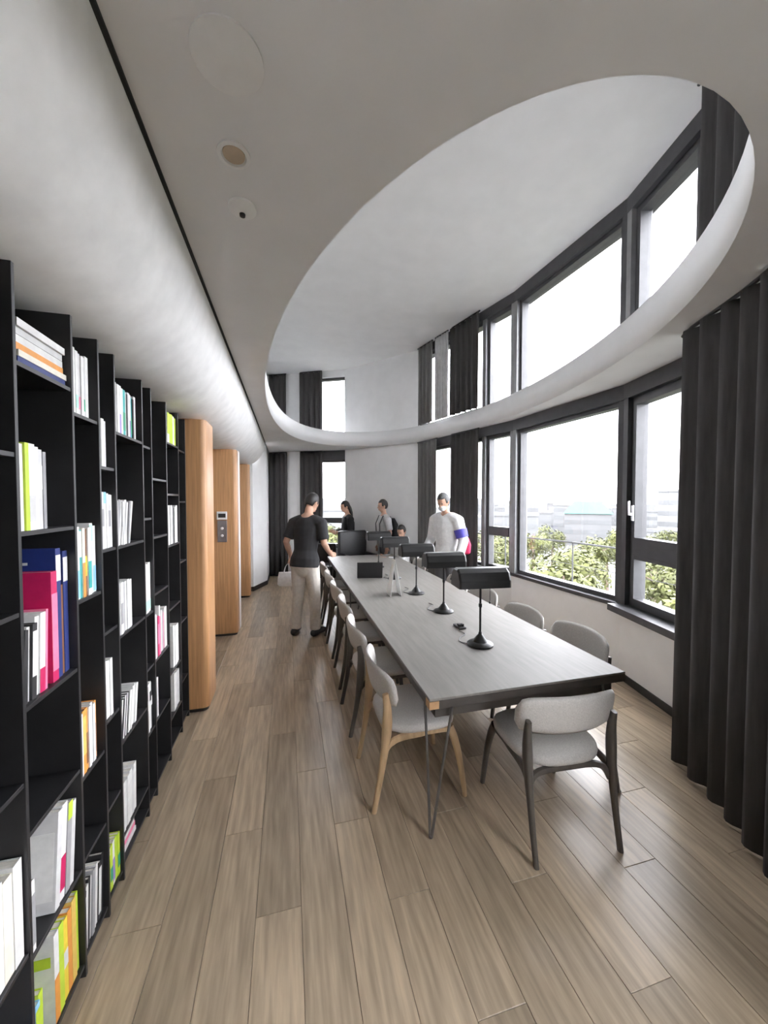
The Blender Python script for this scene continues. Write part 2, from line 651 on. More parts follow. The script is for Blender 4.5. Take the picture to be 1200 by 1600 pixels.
TR = (1.20, 1.33)
for lvl, (z0, z1) in enumerate(((SILL, HEAD0), (UP0, UP1))):
    lw = ('lower', 'upper')[lvl]
    # near curtained facet and unseen windows beside the viewer, added to light the foreground
    for i, word in ((1, 'added out of view beside the viewer'), (2, 'behind the long charcoal curtain')):
        L = flen(i)
        r = window(i, 0.05, L / 2, z0, z1, '%s grey framed window %s, first half' % (lw, word))
        r2 = window(i, L / 2, L - 0.05, z0, z1, '%s grey framed window %s, second half' % (lw, word))
        post(i, -0.04, 0.05, -0.19, -0.01, z0, z1, M_FRAME, r)
    L = flen(3)
    r = window(3, 0.05, L - 0.06, z0, z1, '%s grey opening window next to the long charcoal curtain' % lw, transom=TR if lvl == 0 else None, sash=True, handle=(lvl == 0))
    post(3, -0.05, 0.05, -0.2, -0.01, z0, z1, M_FRAME, r)
    post(3, L - 0.06, L + 0.01, -0.2, -0.005, z0, z1, M_FRAME if lvl == 0 else M_FRAMELITE, r)  # one mullion, its upper stretch coloured lighter as if daylit
    L = flen(4)
    r = window(4, 0.05, L - 0.06, z0, z1, '%s wide fixed window in the middle of the window wall' % lw)
    post(4, -0.01, 0.05, -0.2, -0.005, z0, z1, M_FRAME, r)
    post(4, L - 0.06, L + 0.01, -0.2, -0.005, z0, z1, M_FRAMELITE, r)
    L = flen(5)
    sC = fray(5, 757)
    r = window(5, 0.05, sC, z0, z1, '%s narrow window left of the wide fixed window' % lw, transom=TR if lvl == 0 else None)
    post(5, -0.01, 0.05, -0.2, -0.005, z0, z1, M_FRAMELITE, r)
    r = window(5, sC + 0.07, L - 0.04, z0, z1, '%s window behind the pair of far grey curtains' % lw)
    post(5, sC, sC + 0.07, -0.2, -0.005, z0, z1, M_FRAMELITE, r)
    post(5, L - 0.04, L, -0.2, -0.01, z0, z1, M_FRAME, r)
    r = window(7, sE0, sE1, z0, HEAD0 - 0.06 if lvl == 0 else z1, '%s tall narrow window in the far end wall' % lw, transom=(1.22, 1.34) if lvl == 0 else None)

# ------------------------------------------------------------------ curtains
def curtain(path, z0, z1, label, m, pleat=0.045, wave=0.13, header=True, flare=0.0, n_per=8):
    P = bez([(a, b, 0) for a, b in path], 24)
    # resample evenly
    L = [0]
    for a, b in zip(P, P[1:]):
        L.append(L[-1] + (b - a).length)
    tot = L[-1]
    n = max(12, int(tot / wave * n_per))
    pts = []
    k = 0
    for j in range(n + 1):
        s = tot * j / n
        while k < len(L) - 2 and L[k + 1] < s:
            k += 1
        t = (s - L[k]) / max(1e-6, L[k + 1] - L[k])
        d = (P[k + 1] - P[k]).normalized()
        pts.append((P[k].lerp(P[k + 1], t), Vector((-d.y, d.x, 0)), s))
    rr = random.Random(int(tot * 1000) + int(z0 * 10))
    ph = [rr.uniform(-0.5, 0.5) for _ in range(int(tot / wave) + 4)]
    bm = bmesh.new()
    zs = [z0, z0 + 0.3 * (z1 - z0), z0 + 0.6 * (z1 - z0), z1 - 0.12, z1]
    rows = []
    for zi, z in enumerate(zs):
        f = (z - z0) / (z1 - z0)
        amp = pleat * (1.1 - 0.35 * f)
        rw = []
        for (p, nrm, s) in pts:
            c = s / wave
            i0 = int(c)
            jit = ph[i0] * (1 - (c - i0)) + ph[i0 + 1] * (c - i0)
            w = math.sin(2 * math.pi * c + jit * 2.2)
            w = math.copysign(abs(w) ** 0.75, w)
            d = amp * w * (0.8 + 0.5 * jit)
            q = p + nrm * (d + flare * (1 - f))
            rw.append(q)
        rows.append((z, rw))
    th = 0.006
    vf = [[bm.verts.new((q.x, q.y, z)) for q in rw] for z, rw in rows]
    for a, b in zip(vf, vf[1:]):
        for j in range(len(a) - 1):
            bm.faces.new((a[j], a[j + 1], b[j + 1], b[j]))
    root = obj('curtain', bm, m, smooth=True)
    sol = root.modifiers.new('thick', 'SOLIDIFY')
    sol.thickness = th
    tag(root, label, 'curtain')
    bm = bmesh.new()
    q = [Vector((p.x, p.y, z1 + 0.012)) for p, _, _ in pts[::max(1, len(pts) // 12)]]
    tube(bm, q, [0.012] * len(q), 6, fwd=(0, 0, 1))
    obj('curtain_track', bm, M_BLACK, root, smooth=True)
    return root


near_path = [(2.52, 1.90), (2.44, 1.78), (2.27, 1.40), (2.06, 1.06), (1.84, 0.70), (1.66, 0.42)]
curtain(near_path, 0.012, SLAB0 - 0.03, 'tall charcoal curtain reaching the floor at the right edge', M_CURTAIN, pleat=0.05, wave=0.15)
curtain([(2.70, 1.97), (2.50, 1.55), (2.33, 1.20), (2.14, 0.86)], SLAB1 + 0.012, ROOF - 0.03, 'upper charcoal curtain at the near tip of the oval opening', M_CURTAIN, pleat=0.04, wave=0.15)
far_track = []


def facet_curtain(i, u0, u1, z0, z1, label, m, n=0.07, wave=0.12, pleat=0.03):
    s0, s1 = fray(i, u0), fray(i, u1)
    p = [fpt(i, s0 + (s1 - s0) * k / 3, n) for k in range(4)]
    return curtain([(q.x, q.y) for q in p], z0, z1, label, m, pleat=pleat, wave=wave)


for z0, z1, lw in ((0.012, SLAB0 - 0.03, 'lower'), (SLAB1 + 0.012, ROOF - 0.03, 'upper')):
    facet_curtain(5, 753, 708, z0, z1, '%s charcoal curtain beside the narrow window' % lw, M_CURTAIN)
    facet_curtain(5, 688 if lw == 'lower' else 680, 657, z0, z1, '%s grey curtain against the white pier wall' % lw, M_CURTAINGREY)
    facet_curtain(7, 506, 472, z0, z1, '%s dark curtain beside the tall narrow far window' % lw, M_CURTAIN)
    facet_curtain(7, 451, 424, z0, z1, '%s black curtain in the far left corner' % lw, M_CURTAIN)
# thin light folds in the gap between the two far curtains, upper level
facet_curtain(5, 704, 684, SLAB1 + 0.012, ROOF - 0.03, 'upper pale sheer curtain between the two far curtains', mat('pale_sheer_cloth', (0.5, 0.5, 0.5), 0.9), wave=0.07, pleat=0.02)

# ------------------------------------------------------------------ wooden lift portals
def rounded_rect(x0, x1, y0, y1, r, corners, seg=5):
    """ccw loop; corners = set of 'nr','fr' (near-right, far-right) to round"""
    out = [(x0, y0)]
    if 'nr' in corners:
        for k in range(seg + 1):
            a = R(-90 + 90 * k / seg)
            out.append((x1 - r + r * math.cos(a), y0 + r + r * math.sin(a)))
    else:
        out.append((x1, y0))
    if 'fr' in corners:
        for k in range(seg + 1):
            a = R(90 * k / seg)
            out.append((x1 - r + r * math.cos(a), y1 - r + r * math.sin(a)))
    else:
        out.append((x1, y1))
    out.append((x0, y1))
    return out


def portal(x1, y0, y1, ztop, label):
    root = empty('lift_portal', (x1, y0, 0))
    bm = bmesh.new()
    prism(bm, [(a - x1, b - y0) for a, b in rounded_rect(XL + 0.01, x1, y0, y1, 0.045, {'nr', 'fr'})], 0.03, ztop)
    obj('veneer_panel', bm, M_PIER, root, smooth=True, angle=40)
    bm = bmesh.new()
    prism(bm, [(a - x1, b - y0) for a, b in rounded_rect(XL + 0.01, x1 - 0.012, y0 + 0.012, y1 - 0.012, 0.04, {'nr', 'fr'})], 0.0, 0.03)
    obj('plinth', bm, M_BLACK, root)
    tag(root, label, 'portal')
    return root


portal(-0.63, 3.22, 3.56, 2.345, 'oak veneer lift portal with rounded edge next to the bookcase')
portal(-0.625, 4.98, 5.2, 2.345, 'oak veneer lift portal carrying the call panel')
portal(-0.655, 6.9, 7.1, 2.345, 'narrow oak lift portal beside the white wall')
tag(obj('wall_lift_lobby', bbox(XL + 0.01, -0.63, 5.206, 5.36, 0, 2.36), M_WHITE), 'white return wall just past the second lift portal', 'wall', kind='structure')
for n, (a, b) in enumerate(((3.56, 4.98), (5.36, 6.9))):
    root = empty('door_%d' % (n + 1))
    tag(root, 'steel sliding lift door %s' % ('between the first two portals' if n == 0 else 'before the last narrow portal'), 'door', kind='structure')
    m_ = (a + b) / 2
    for s, t in ((a + 0.2, m_ - 0.002), (m_ + 0.002, b - 0.2)):
        obj('door_leaf', bbox(XL + 0.002, XL + 0.05, s, t, 0.01, 2.1, 0.004), M_STEEL, root)
    bm = bmesh.new()
    box(bm, XL + 0.002, XL + 0.07, a + 0.10, a + 0.2, 0, 2.2)
    box(bm, XL + 0.002, XL + 0.07, b - 0.2, b - 0.10, 0, 2.2)
    box(bm, XL + 0.002, XL + 0.07, a + 0.2, b - 0.2, 2.1, 2.2)
    obj('door_frame', bm, M_STEEL, root)

panel = empty('lift_call_panel', (-0.795, 4.98, 1.33))
obj('plate', bbox(-0.055, 0.055, -0.014, -0.0005, -0.14, 0.13, 0.003), M_STEEL, panel)
obj('display', bbox(-0.06, 0.06, -0.02, -0.0145, 0.14, 0.24, 0.003), M_WHITEPL, panel)
obj('display_screen', bbox(-0.042, 0.042, -0.0235, -0.0205, 0.165, 0.215), M_BLACK, panel)
for z in (-0.06, 0.03):
    bm = bmesh.new()
    lathe(bm, [(0.017, 0), (0.017, 0.006), (0.013, 0.009)], 14)
    bmesh.ops.transform(bm, matrix=Matrix.Translation((0, -0.0145, z)) @ Matrix.Rotation(R(90), 4, 'X'), verts=bm.verts[:])
    obj('button', bm, M_WHITEPL, panel, smooth=True, angle=35)
tag(panel, 'small lift call panel with white display on the oak portal', 'call panel')

# ------------------------------------------------------------------ ceiling fittings
g = empty('ceiling_speaker', (-0.137, 1.02, SLAB0))
bm = bmesh.new()
lathe(bm, [(0.076, -0.0005), (0.086, -0.0005), (0.086, -0.006), (0.076, -0.008)], 40)
obj('rim', bm, M_WHITEPL, g, smooth=True, angle=30)
bm = bmesh.new()
lathe(bm, [(0.075, -0.0005), (0.075, -0.004), (0.02, -0.005)], 40)
obj('grille', bm, M_CEIL, g, smooth=True, angle=30)
tag(g, 'large round white disc flush in the lower ceiling', 'speaker')
g = empty('downlight', (-0.158, 1.29, SLAB0))
bm = bmesh.new()
lathe(bm, [(0.05, -0.0005), (0.05, -0.006), (0.038, -0.008), (0.036, -0.0006)], 28)
obj('bezel', bm, M_WHITEPL, g, smooth=True, angle=30)
bm = bmesh.new()
lathe(bm, [(0.034, -0.0005), (0.033, -0.004), (0.012, -0.002)], 24)
obj('lens', bm, mat('amber_lens', (0.52, 0.42, 0.31), 0.3), g, smooth=True, angle=30)
tag(g, 'small round downlight with an amber lens on the lower ceiling', 'downlight')
g = empty('smoke_detector', (-0.157, 1.51, SLAB0))
bm = bmesh.new()
lathe(bm, [(0.05, -0.0005), (0.05, -0.010), (0.036, -0.022), (0.012, -0.026)], 28)
obj('housing', bm, M_WHITEPL, g, smooth=True, angle=35)
bm = bmesh.new()
lathe(bm, [(0.011, -0.0262), (0.010, -0.034), (0.004, -0.036)], 14)
obj('sensor', bm, M_BLACK, g, smooth=True, angle=35)
tag(g, 'small white smoke detector with a dark centre on the ceiling', 'detector')

# ------------------------------------------------------------------ bookcase
U = [0.62, 0.93, 1.213, 1.509, 1.708, 1.862, 2.213, 2.361, 2.663, 2.973, 3.19]


def xf(y):
    return -0.70 - 0.035 * (y - 1.2)


case = empty('bookcase', (-0.72, 0.62, 0))
tag(case, 'black floor to cove bookcase of open staggered compartments along the left', 'bookcase')
TOPZ = 2.332


def cbox(name, x0, x1, y0, y1, z0, z1):
    o = obj(name, bbox(x0 + 0.72, x1 + 0.72, y0 - 0.62, y1 - 0.62, z0, z1, 0.0008), M_SHELF, case)
    return o


for y in U:
    cbox('upright', XL + 0.022, xf(y), y - 0.006, y + 0.006, 0.0, TOPZ)
cbox('back_panel', XL + 0.002, XL + 0.02, U[0] - 0.006, U[-1] + 0.006, 0.0, TOPZ)
SH = {0: [0.05, 0.45, 0.93, 1.40, 1.83],
      1: [0.05, 0.40, 0.76, 1.12, 1.615, 2.085],
      2: [0.05, 0.40, 0.70, 1.345, 2.012],
      3: [0.05, 0.42, 0.79, 1.16, 1.502, 1.842],
      4: [0.05, 0.17, 0.60, 1.09, 1.497, 2.01],
      5: [0.05, 0.42, 0.78, 1.082, 1.608, 2.0],
      6: [0.05, 0.417, 0.77, 1.16, 1.492, 1.834],
      7: [0.05, 0.24, 0.546, 0.98, 1.406, 1.75, 2.09],
      8: [0.05, 0.35, 0.80, 1.25, 1.70, 2.08]}
SH = {0: SH[0], 1: SH[1], 2: SH[2], 3: SH[3], 4: SH[4], 5: SH[5], 6: SH[6], 7: SH[7], 8: SH[8]}
BAY = {}
for b, zs in SH.items():
    y0, y1 = U[b + 1], U[b + 2]
    BAY[b] = (y0 + 0.008, y1 - 0.008)
    for z in zs:
        ym = (y0 + y1) / 2
        cbox('shelf', XL + 0.022, xf(ym) - 0.008, y0 + 0.0065, y1 - 0.0065, z - 0.013, z)
for z in (0.05, 0.5, 1.12, 1.7):
    cbox('shelf', XL + 0.022, xf(0.8), U[0] + 0.0065, U[1] - 0.0065, z - 0.013, z)

# books
PAL = {'white': (0.70, 0.70, 0.685), 'cream': (0.74, 0.70, 0.60), 'pale grey': (0.60, 0.60, 0.60), 'grey': (0.32, 0.32, 0.33), 'black': (0.02, 0.02, 0.022),
       'red': (0.55, 0.02, 0.08), 'crimson': (0.52, 0.01, 0.10), 'navy': (0.015, 0.03, 0.16), 'blue': (0.06, 0.22, 0.52), 'sky blue': (0.28, 0.55, 0.82),
       'teal': (0.03, 0.38, 0.36), 'mint': (0.45, 0.78, 0.66), 'green': (0.03, 0.32, 0.17), 'lime': (0.50, 0.66, 0.05), 'yellow': (0.80, 0.62, 0.06),
       'orange': (0.72, 0.30, 0.06), 'pink': (0.78, 0.20, 0.34), 'violet': (0.30, 0.22, 0.55), 'brown': (0.20, 0.08, 0.03), 'gold': (0.70, 0.48, 0.12)}
ORD = ['first', 'second', 'third', 'fourth', 'fifth', 'sixth', 'seventh', 'eighth', 'ninth', 'tenth', 'eleventh', 'twelfth', 'thirteenth', 'fourteenth', 'fifteenth', 'sixteenth', 'seventeenth', 'eighteenth', 'nineteenth', 'twentieth']


def one_book(t, h, d, colour, band=None, cover=None):
    """book standing on its lower edge, spine towards +x, thickness along y, origin at the spine foot"""
    root_bm = bmesh.new()
    c = min(0.0022, t * 0.18)
    # U section: two boards and a spine, slightly rounded
    box(root_bm, -d, 0, 0, c, 0, h)
    box(root_bm, -d, 0, t - c, t, 0, h)
    box(root_bm, -c, 0, c, t - c, 0, h)
    bmesh.ops.remove_doubles(root_bm, verts=root_bm.verts[:], dist=1e-6)
    o = obj('book', root_bm, cmat(colour.replace(' ', '_'), PAL[colour]))
    obj('pages', bbox(-d + 0.003, -c - 0.0002, c + 0.0002, t - c - 0.0002, 0.003, h - 0.003), M_PAGES, o)
    if band:
        col, f0, f1 = band
        obj('spine_label', bbox(0.0002, 0.0010, 0.0004, t - 0.0004, h * f0, h * f1), cmat(col.replace(' ', '_'), PAL[col]), o)
    if cover:
        col, a0, a1, f0, f1 = cover
        obj('cover_print', bbox(-d * a1, -d * a0, -0.0010, -0.0002, h * f0, h * f1), cmat(col.replace(' ', '_'), PAL[col]), o)
    return o


def row(b, z, spec, where, y0=None, setback=0.012, yend=None):
    """spec: list of (thickness, height, depth, colour, lean degrees, band, cover)"""
    y = (BAY[b][0] if y0 is None else y0) + 0.001
    yend = min(yend or BAY[b][1], BAY[b][1]) - 0.002
    spec = list(spec)
    base = list(spec)
    if sum(q[0] + 0.0013 for q in spec) < (yend - y) * 0.999:
        k = 0
        while sum(q[0] + 0.0013 for q in spec) * 1.22 < yend - y and len(spec) < 18:
            spec.append(base[(k * 2 + 1) % len(base)])
            k += 1
    room_ = yend - y - 0.0013 * len(spec)
    lean_all = any(len(q) > 4 and q[4] for q in spec)
    fit = room_ / sum(q[0] for q in spec) * (0.93 if lean_all else 1.0)
    for k, s in enumerate(spec):
        t, h, d, colour = s[:4]
        t *= fit
        if k >= len(base):
            h *= rng.uniform(0.96, 1.0)
        lean = s[4] if len(s) > 4 else 0
        band = s[5] if len(s) > 5 else None
        cover = s[6] if len(s) > 6 else None
        sb = setback + rng.uniform(0, 0.008)
        o = one_book(t, h, d, colour, band, cover)
        a = R(lean)
        # rotation about x: positive lean tips the top towards +y
        step = t / max(0.4, math.cos(a))
        zz = z + 0.0006
        oy = y
        if lean > 0:
            zz += t * math.sin(a)
        elif lean < 0:
            pass
        o.rotation_euler = (-a, 0, 0)
        if lean < 0:
            oy = y + 0.0
            zz = z + 0.0006
        o.location = (xf(y) - sb, oy, zz)
        if lean < 0:
            # tips towards -y: pivot on the near lower edge; keep the foot on the board
            o.location.y = y + h * math.sin(-a) * 0.0
        lab = '%s book %s from near end, %s' % (colour, ORD[k], where)
        tag(o, lab, 'book', 'books in the ' + where)
        y += step + 0.0012
    return y


def stack(b, z, spec, where, y0=None):
    """lying books; spec (length along y, thickness, depth, colour)"""
    zz = z + 0.0006
    yb = (BAY[b][0] if y0 is None else y0)
    n = len(spec)
    for k, (ln, t, d, colour) in enumerate(spec):
        o = one_book(t, ln, d, colour)
        # lay down: book height along y, thickness up
        o.rotation_euler = (R(-90), 0, 0)
        yy = yb + 0.003 + rng.uniform(0, 0.006)
        o.location = (xf(yy) - 0.02 - rng.uniform(0, 0.02), yy, zz + t)
        o.rotation_euler = (R(-90), 0, 0)
        tag(o, '%s magazine, %s from below in the %s' % (colour, ORD[k], where), 'magazine', 'magazines in the ' + where)
        zz += t + 0.0008


B1, B2, B3, B4, B5, B6, B7 = (BAY[i] for i in range(1, 8))
# nearest full bay
stack(1, 2.085, [(0.228, 0.020, 0.2, 'navy'), (0.231, 0.018, 0.21, 'cream'), (0.224, 0.020, 0.2, 'orange'), (0.230, 0.022, 0.21, 'white'), (0.226, 0.020, 0.2, 'pale grey'), (0.228, 0.022, 0.21, 'white')], 'top stack of the nearest wide bay', y0=1.262)
row(1, 1.615, [(0.022, 0.215, 0.15, 'white', 0, None, ('pale grey', 0.1, 0.6, 0.1, 0.35)), (0.026, 0.245, 0.155, 'white'), (0.018, 0.25, 0.16, 'lime'), (0.030, 0.25, 0.165, 'white', 0, ('pale grey', 0.1, 0.4)), (0.026, 0.245, 0.155, 'white'), (0.024, 0.24, 0.15, 'pale grey', 0, ('white', 0.5, 0.8)), (0.016, 0.235, 0.15, 'grey')], 'white row in the nearest wide bay', yend=1.377)
row(1, 1.12, [(0.018, 0.21, 0.15, 'black', 3), (0.016, 0.215, 0.15, 'white', 3), (0.024, 0.22, 0.15, 'black', 3, ('white', 0.3, 0.9)), (0.022, 0.235, 0.15, 'white', 3), (0.03, 0.24, 0.155, 'white', 3, ('crimson', 0.0, 0.3)), (0.012, 0.245, 0.15, 'pink', 3)], 'low row in front of the tall red book', setback=0.02, y0=1.252, yend=1.372)
yb = 1.392
row(1, 1.12, [(0.026, 0.355, 0.24, 'crimson', 0, ('pink', 0.1, 0.8)), (0.022, 0.425, 0.25, 'navy', 0, ('white', 0.75, 0.95), ('pale grey', 0.3, 0.95, 0.88, 0.90)), (0.016, 0.30, 0.2, 'brown', 0)], 'tall pair beside the low row', y0=yb, setback=0.02)
row(1, 0.40, [(0.026, 0.21, 0.15, 'white', 0, ('grey', 0.1, 0.8))], 'short book by the upright, nearest wide bay', y0=1.236, yend=1.266)
row(1, 0.40, [(0.022, 0.30, 0.21, 'pale grey', 6, None, ('white', 0.04, 0.62, 0.12, 0.80)), (0.026, 0.30, 0.21, 'white', 6, ('crimson', 0.10, 0.45)), (0.022, 0.285, 0.2, 'grey', 6, ('lime', 0.8, 1.0)), (0.02, 0.27, 0.19, 'pale grey', 6)], 'big leaning low row, nearest wide bay', y0=1.355, yend=1.472)
row(1, 0.05, [(0.02, 0.19, 0.15, 'sky blue', 0, ('lime', 0.3, 0.9)), (0.02, 0.2, 0.15, 'lime', 0)], 'short bright pair at the foot, nearest wide bay', y0=1.245, yend=1.29)
row(1, 0.05, [(0.024, 0.285, 0.19, 'white', 0, ('orange', 0.0, 0.5), ('lime', 0.05, 0.7, 0.66, 0.78)), (0.024, 0.285, 0.18, 'lime', 0), (0.026, 0.27, 0.18, 'yellow', 0, ('white', 0.4, 0.6)), (0.022, 0.275, 0.18, 'orange', 0), (0.024, 0.285, 0.18, 'gold', 0), (0.02, 0.28, 0.18, 'lime', 0)], 'bright bottom row, nearest wide bay', y0=1.345)
# bay 0, cut by the left edge
row(0, 0.45, [(0.03, 0.28, 0.2, 'white', 0)] * 1 + [(0.035, 0.27, 0.2, 'white', 0), (0.03, 0.28, 0.2, 'pale grey', 0), (0.03, 0.27, 0.2, 'white', 0), (0.03, 0.28, 0.2, 'white', 0), (0.03, 0.27, 0.2, 'cream', 0), (0.03, 0.28, 0.2, 'white', 0)], 'white row at the left edge', y0=BAY[0][0] + 0.02, setback=0.01)
row(0, 0.05, [(0.03, 0.20, 0.17, 'blue', 0)] * 3 + [(0.03, 0.2, 0.17, 'violet', 0), (0.03, 0.2, 0.17, 'white', 0)], 'blue row at the bottom left edge', y0=BAY[0][0] + 0.07, setback=0.01)
# bay 2
row(2, 2.012, [(0.024, 0.235, 0.15, 'white', 0, ('pink', 0.05, 0.3)), (0.02, 0.232, 0.15, 'white'), (0.016, 0.225, 0.15, 'white', 0, ('mint', 0.1, 0.3)), (0.016, 0.222, 0.15, 'pale grey', 0, ('pink', 0.1, 0.3)), (0.014, 0.218, 0.15, 'white'), (0.014, 0.22, 0.15, 'pale grey', 0, ('green', 0.1, 0.3))], 'top white row of the second bay', yend=1.663)
row(2, 1.345, [(0.02, 0.262, 0.16, 'white', 0, None, ('pink', 0.05, 0.95, 0.8, 0.86)), (0.024, 0.262, 0.16, 'white', 0, ('sky blue', 0.02, 0.4)), (0.014, 0.25, 0.15, 'teal', 0, ('white', 0.6, 0.98)), (0.016, 0.255, 0.15, 'cream', 0, ('orange', 0.0, 0.5)), (0.012, 0.25, 0.15, 'brown', 0, ('yellow', 0.3, 0.6)), (0.02, 0.255, 0.15, 'white', 0, ('teal', 0.1, 0.5)), (0.02, 0.27, 0.16, 'pale grey', 0, ('mint', 0.75, 0.98))], 'teal spined eye level row, second bay')
row(2, 0.70, [(0.016, 0.235, 0.15, 'white'), (0.014, 0.23, 0.15, 'pale grey'), (0.018, 0.235, 0.15, 'orange', 0, ('gold', 0.3, 0.9)), (0.014, 0.232, 0.15, 'orange', 0, ('brown', 0.1, 0.6)), (0.012, 0.23, 0.15, 'white'), (0.014, 0.235, 0.15, 'pale grey')], 'row with orange spines in the second bay', yend=1.67)
row(2, 0.05, [(0.018, 0.22, 0.15, 'black', 4, ('white', 0.1, 0.9)), (0.016, 0.23, 0.15, 'white', 4), (0.016, 0.24, 0.15, 'black', 4), (0.014, 0.23, 0.15, 'white', 4), (0.016, 0.24, 0.15, 'grey', 4)], 'bottom black and white row, second bay', setback=0.015)
# bay 3
row(3, 1.842, [(0.018, 0.2, 0.14, 'white'), (0.014, 0.195, 0.14, 'pale grey'), (0.018, 0.195, 0.14, 'white')], 'top white row of the narrow third bay', yend=1.80)
row(3, 1.502, [(0.022, 0.235, 0.15, 'white', 0, ('sky blue', 0.8, 1.0), ('sky blue', 0.02, 0.98, 0.82, 0.99)), (0.02, 0.235, 0.15, 'pale grey', 0, ('grey', 0.4, 0.7)), (0.02, 0.235, 0.15, 'white', 0, ('sky blue', 0.8, 1.0)), (0.014, 0.23, 0.15, 'white')], 'sky blue topped row, narrow third bay', y0=BAY[3][0] + 0.004)
row(3, 0.79, [(0.03, 0.25, 0.15, 'white'), (0.02, 0.245, 0.15, 'white')], 'pair of white books in the narrow third bay', yend=1.815)
row(3, 0.05, [(0.022, 0.19, 0.14, 'lime', 0, ('white', 0.85, 1.0)), (0.02, 0.19, 0.14, 'lime', 0, ('green', 0.2, 0.5)), (0.02, 0.19, 0.14, 'white', 0, ('violet', 0.1, 0.6)), (0.02, 0.19, 0.14, 'lime')], 'bottom lime row in the narrow third bay', y0=BAY[3][0] + 0.02, setback=0.01)
# bay 4
row(4, 2.01, [(0.024, 0.225, 0.15, 'white'), (0.02, 0.22, 0.15, 'pale grey'), (0.02, 0.215, 0.15, 'white'), (0.014, 0.215, 0.15, 'violet', 0, ('white', 0.4, 1.0)), (0.02, 0.21, 0.15, 'white'), (0.022, 0.21, 0.15, 'teal', 0, ('green', 0.1, 0.5)), (0.012, 0.205, 0.14, 'pale grey', 0), (0.012, 0.20, 0.14, 'black', 0)], 'top row, fourth bay', yend=2.16)
row(4, 1.497, [(0.018, 0.215, 0.16, 'white'), (0.016, 0.205, 0.16, 'pale grey', 0), (0.012, 0.21, 0.15, 'grey', 6), (0.016, 0.205, 0.16, 'pale grey', 9), (0.014, 0.205, 0.16, 'white', 12)], 'eye level row leaning in the fourth bay', yend=2.07)
row(4, 1.09, [(0.022, 0.24, 0.15, 'white', 0, ('black', 0.75, 0.9)), (0.018, 0.24, 0.15, 'pale grey'), (0.018, 0.238, 0.15, 'white', 0, ('grey', 0.2, 0.6)), (0.016, 0.235, 0.15, 'pale grey'), (0.016, 0.23, 0.15, 'grey'), (0.014, 0.232, 0.15, 'white')], 'waist high white row in the fourth bay', yend=2.065)
row(4, 0.60, [(0.008, 0.19, 0.14, c, 10) for c in ('black', 'white', 'black', 'white', 'black', 'white', 'black', 'white', 'black', 'white')], 'striped leaning booklets, fourth bay', yend=2.1)
row(4, 0.17, [(0.03, 0.235, 0.15, 'white', 2), (0.03, 0.23, 0.15, 'white', 2), (0.02, 0.22, 0.15, 'pale grey', 2)], 'low white row in the fourth bay', yend=2.09)
stack(4, 0.05, [(0.2, 0.02, 0.15, 'white'), (0.21, 0.02, 0.15, 'pink'), (0.2, 0.02, 0.15, 'white')], 'pile at the foot of the fourth bay')
# further bays
row(5, 1.082, [(0.022, 0.20, 0.14, 'crimson', 0, ('white', 0.5, 1.0)), (0.034, 0.275, 0.16, 'white', 0, ('mint', 0.05, 0.25)), (0.03, 0.27, 0.16, 'white', 0, ('mint', 0.05, 0.25))], 'row with mint labels in the narrow fifth bay')
row(5, 0.42, [(0.02, 0.27, 0.15, 'white', 0, ('black', 0.2, 0.4)), (0.016, 0.26, 0.15, 'black', 0, ('white', 0.5, 0.7)), (0.018, 0.27, 0.15, 'white'), (0.014, 0.26, 0.15, 'pale grey'), (0.02, 0.265, 0.15, 'white', 0, ('black', 0.6, 0.8))], 'black and white row in the narrow fifth bay')
row(6, 0.77, [(0.02, 0.265, 0.15, 'white'), (0.018, 0.26, 0.15, 'pale grey'), (0.02, 0.262, 0.15, 'white'), (0.016, 0.25, 0.15, 'grey'), (0.02, 0.24, 0.15, 'crimson', 0, ('pink', 0.3, 0.8)), (0.018, 0.23, 0.15, 'pink'), (0.02, 0.29, 0.15, 'white')], 'row with crimson spines in the sixth bay')
row(6, 0.417, [(0.018, 0.24, 0.15, 'white'), (0.016, 0.24, 0.15, 'grey'), (0.016, 0.235, 0.15, 'white')], 'lower short row in the sixth bay', yend=2.46)
row(7, 1.406, [(0.03, 0.26, 0.15, 'white'), (0.022, 0.255, 0.15, 'grey'), (0.03, 0.265, 0.15, 'white'), (0.02, 0.255, 0.15, 'black'), (0.03, 0.265, 0.15, 'white')], 'eye level row in the seventh bay')
row(7, 2.09, [(0.04, 0.2, 0.15, 'white', 0, ('lime', 0.3, 1.0)), (0.04, 0.2, 0.15, 'lime'), (0.04, 0.205, 0.15, 'lime'), (0.03, 0.2, 0.15, 'white')], 'top lime row in the seventh bay', y0=BAY[7][0] + 0.08)
row(7, 0.546, [(0.03, 0.29, 0.15, 'white'), (0.03, 0.28, 0.15, 'white')], 'white pair in the seventh bay', y0=BAY[7][0] + 0.15, setback=0.012)
row(7, 0.24, [(0.03, 0.26, 0.15, 'white'), (0.03, 0.25, 0.15, 'pale grey')], 'low white pair in the seventh bay', y0=BAY[7][0] + 0.15, setback=0.012)

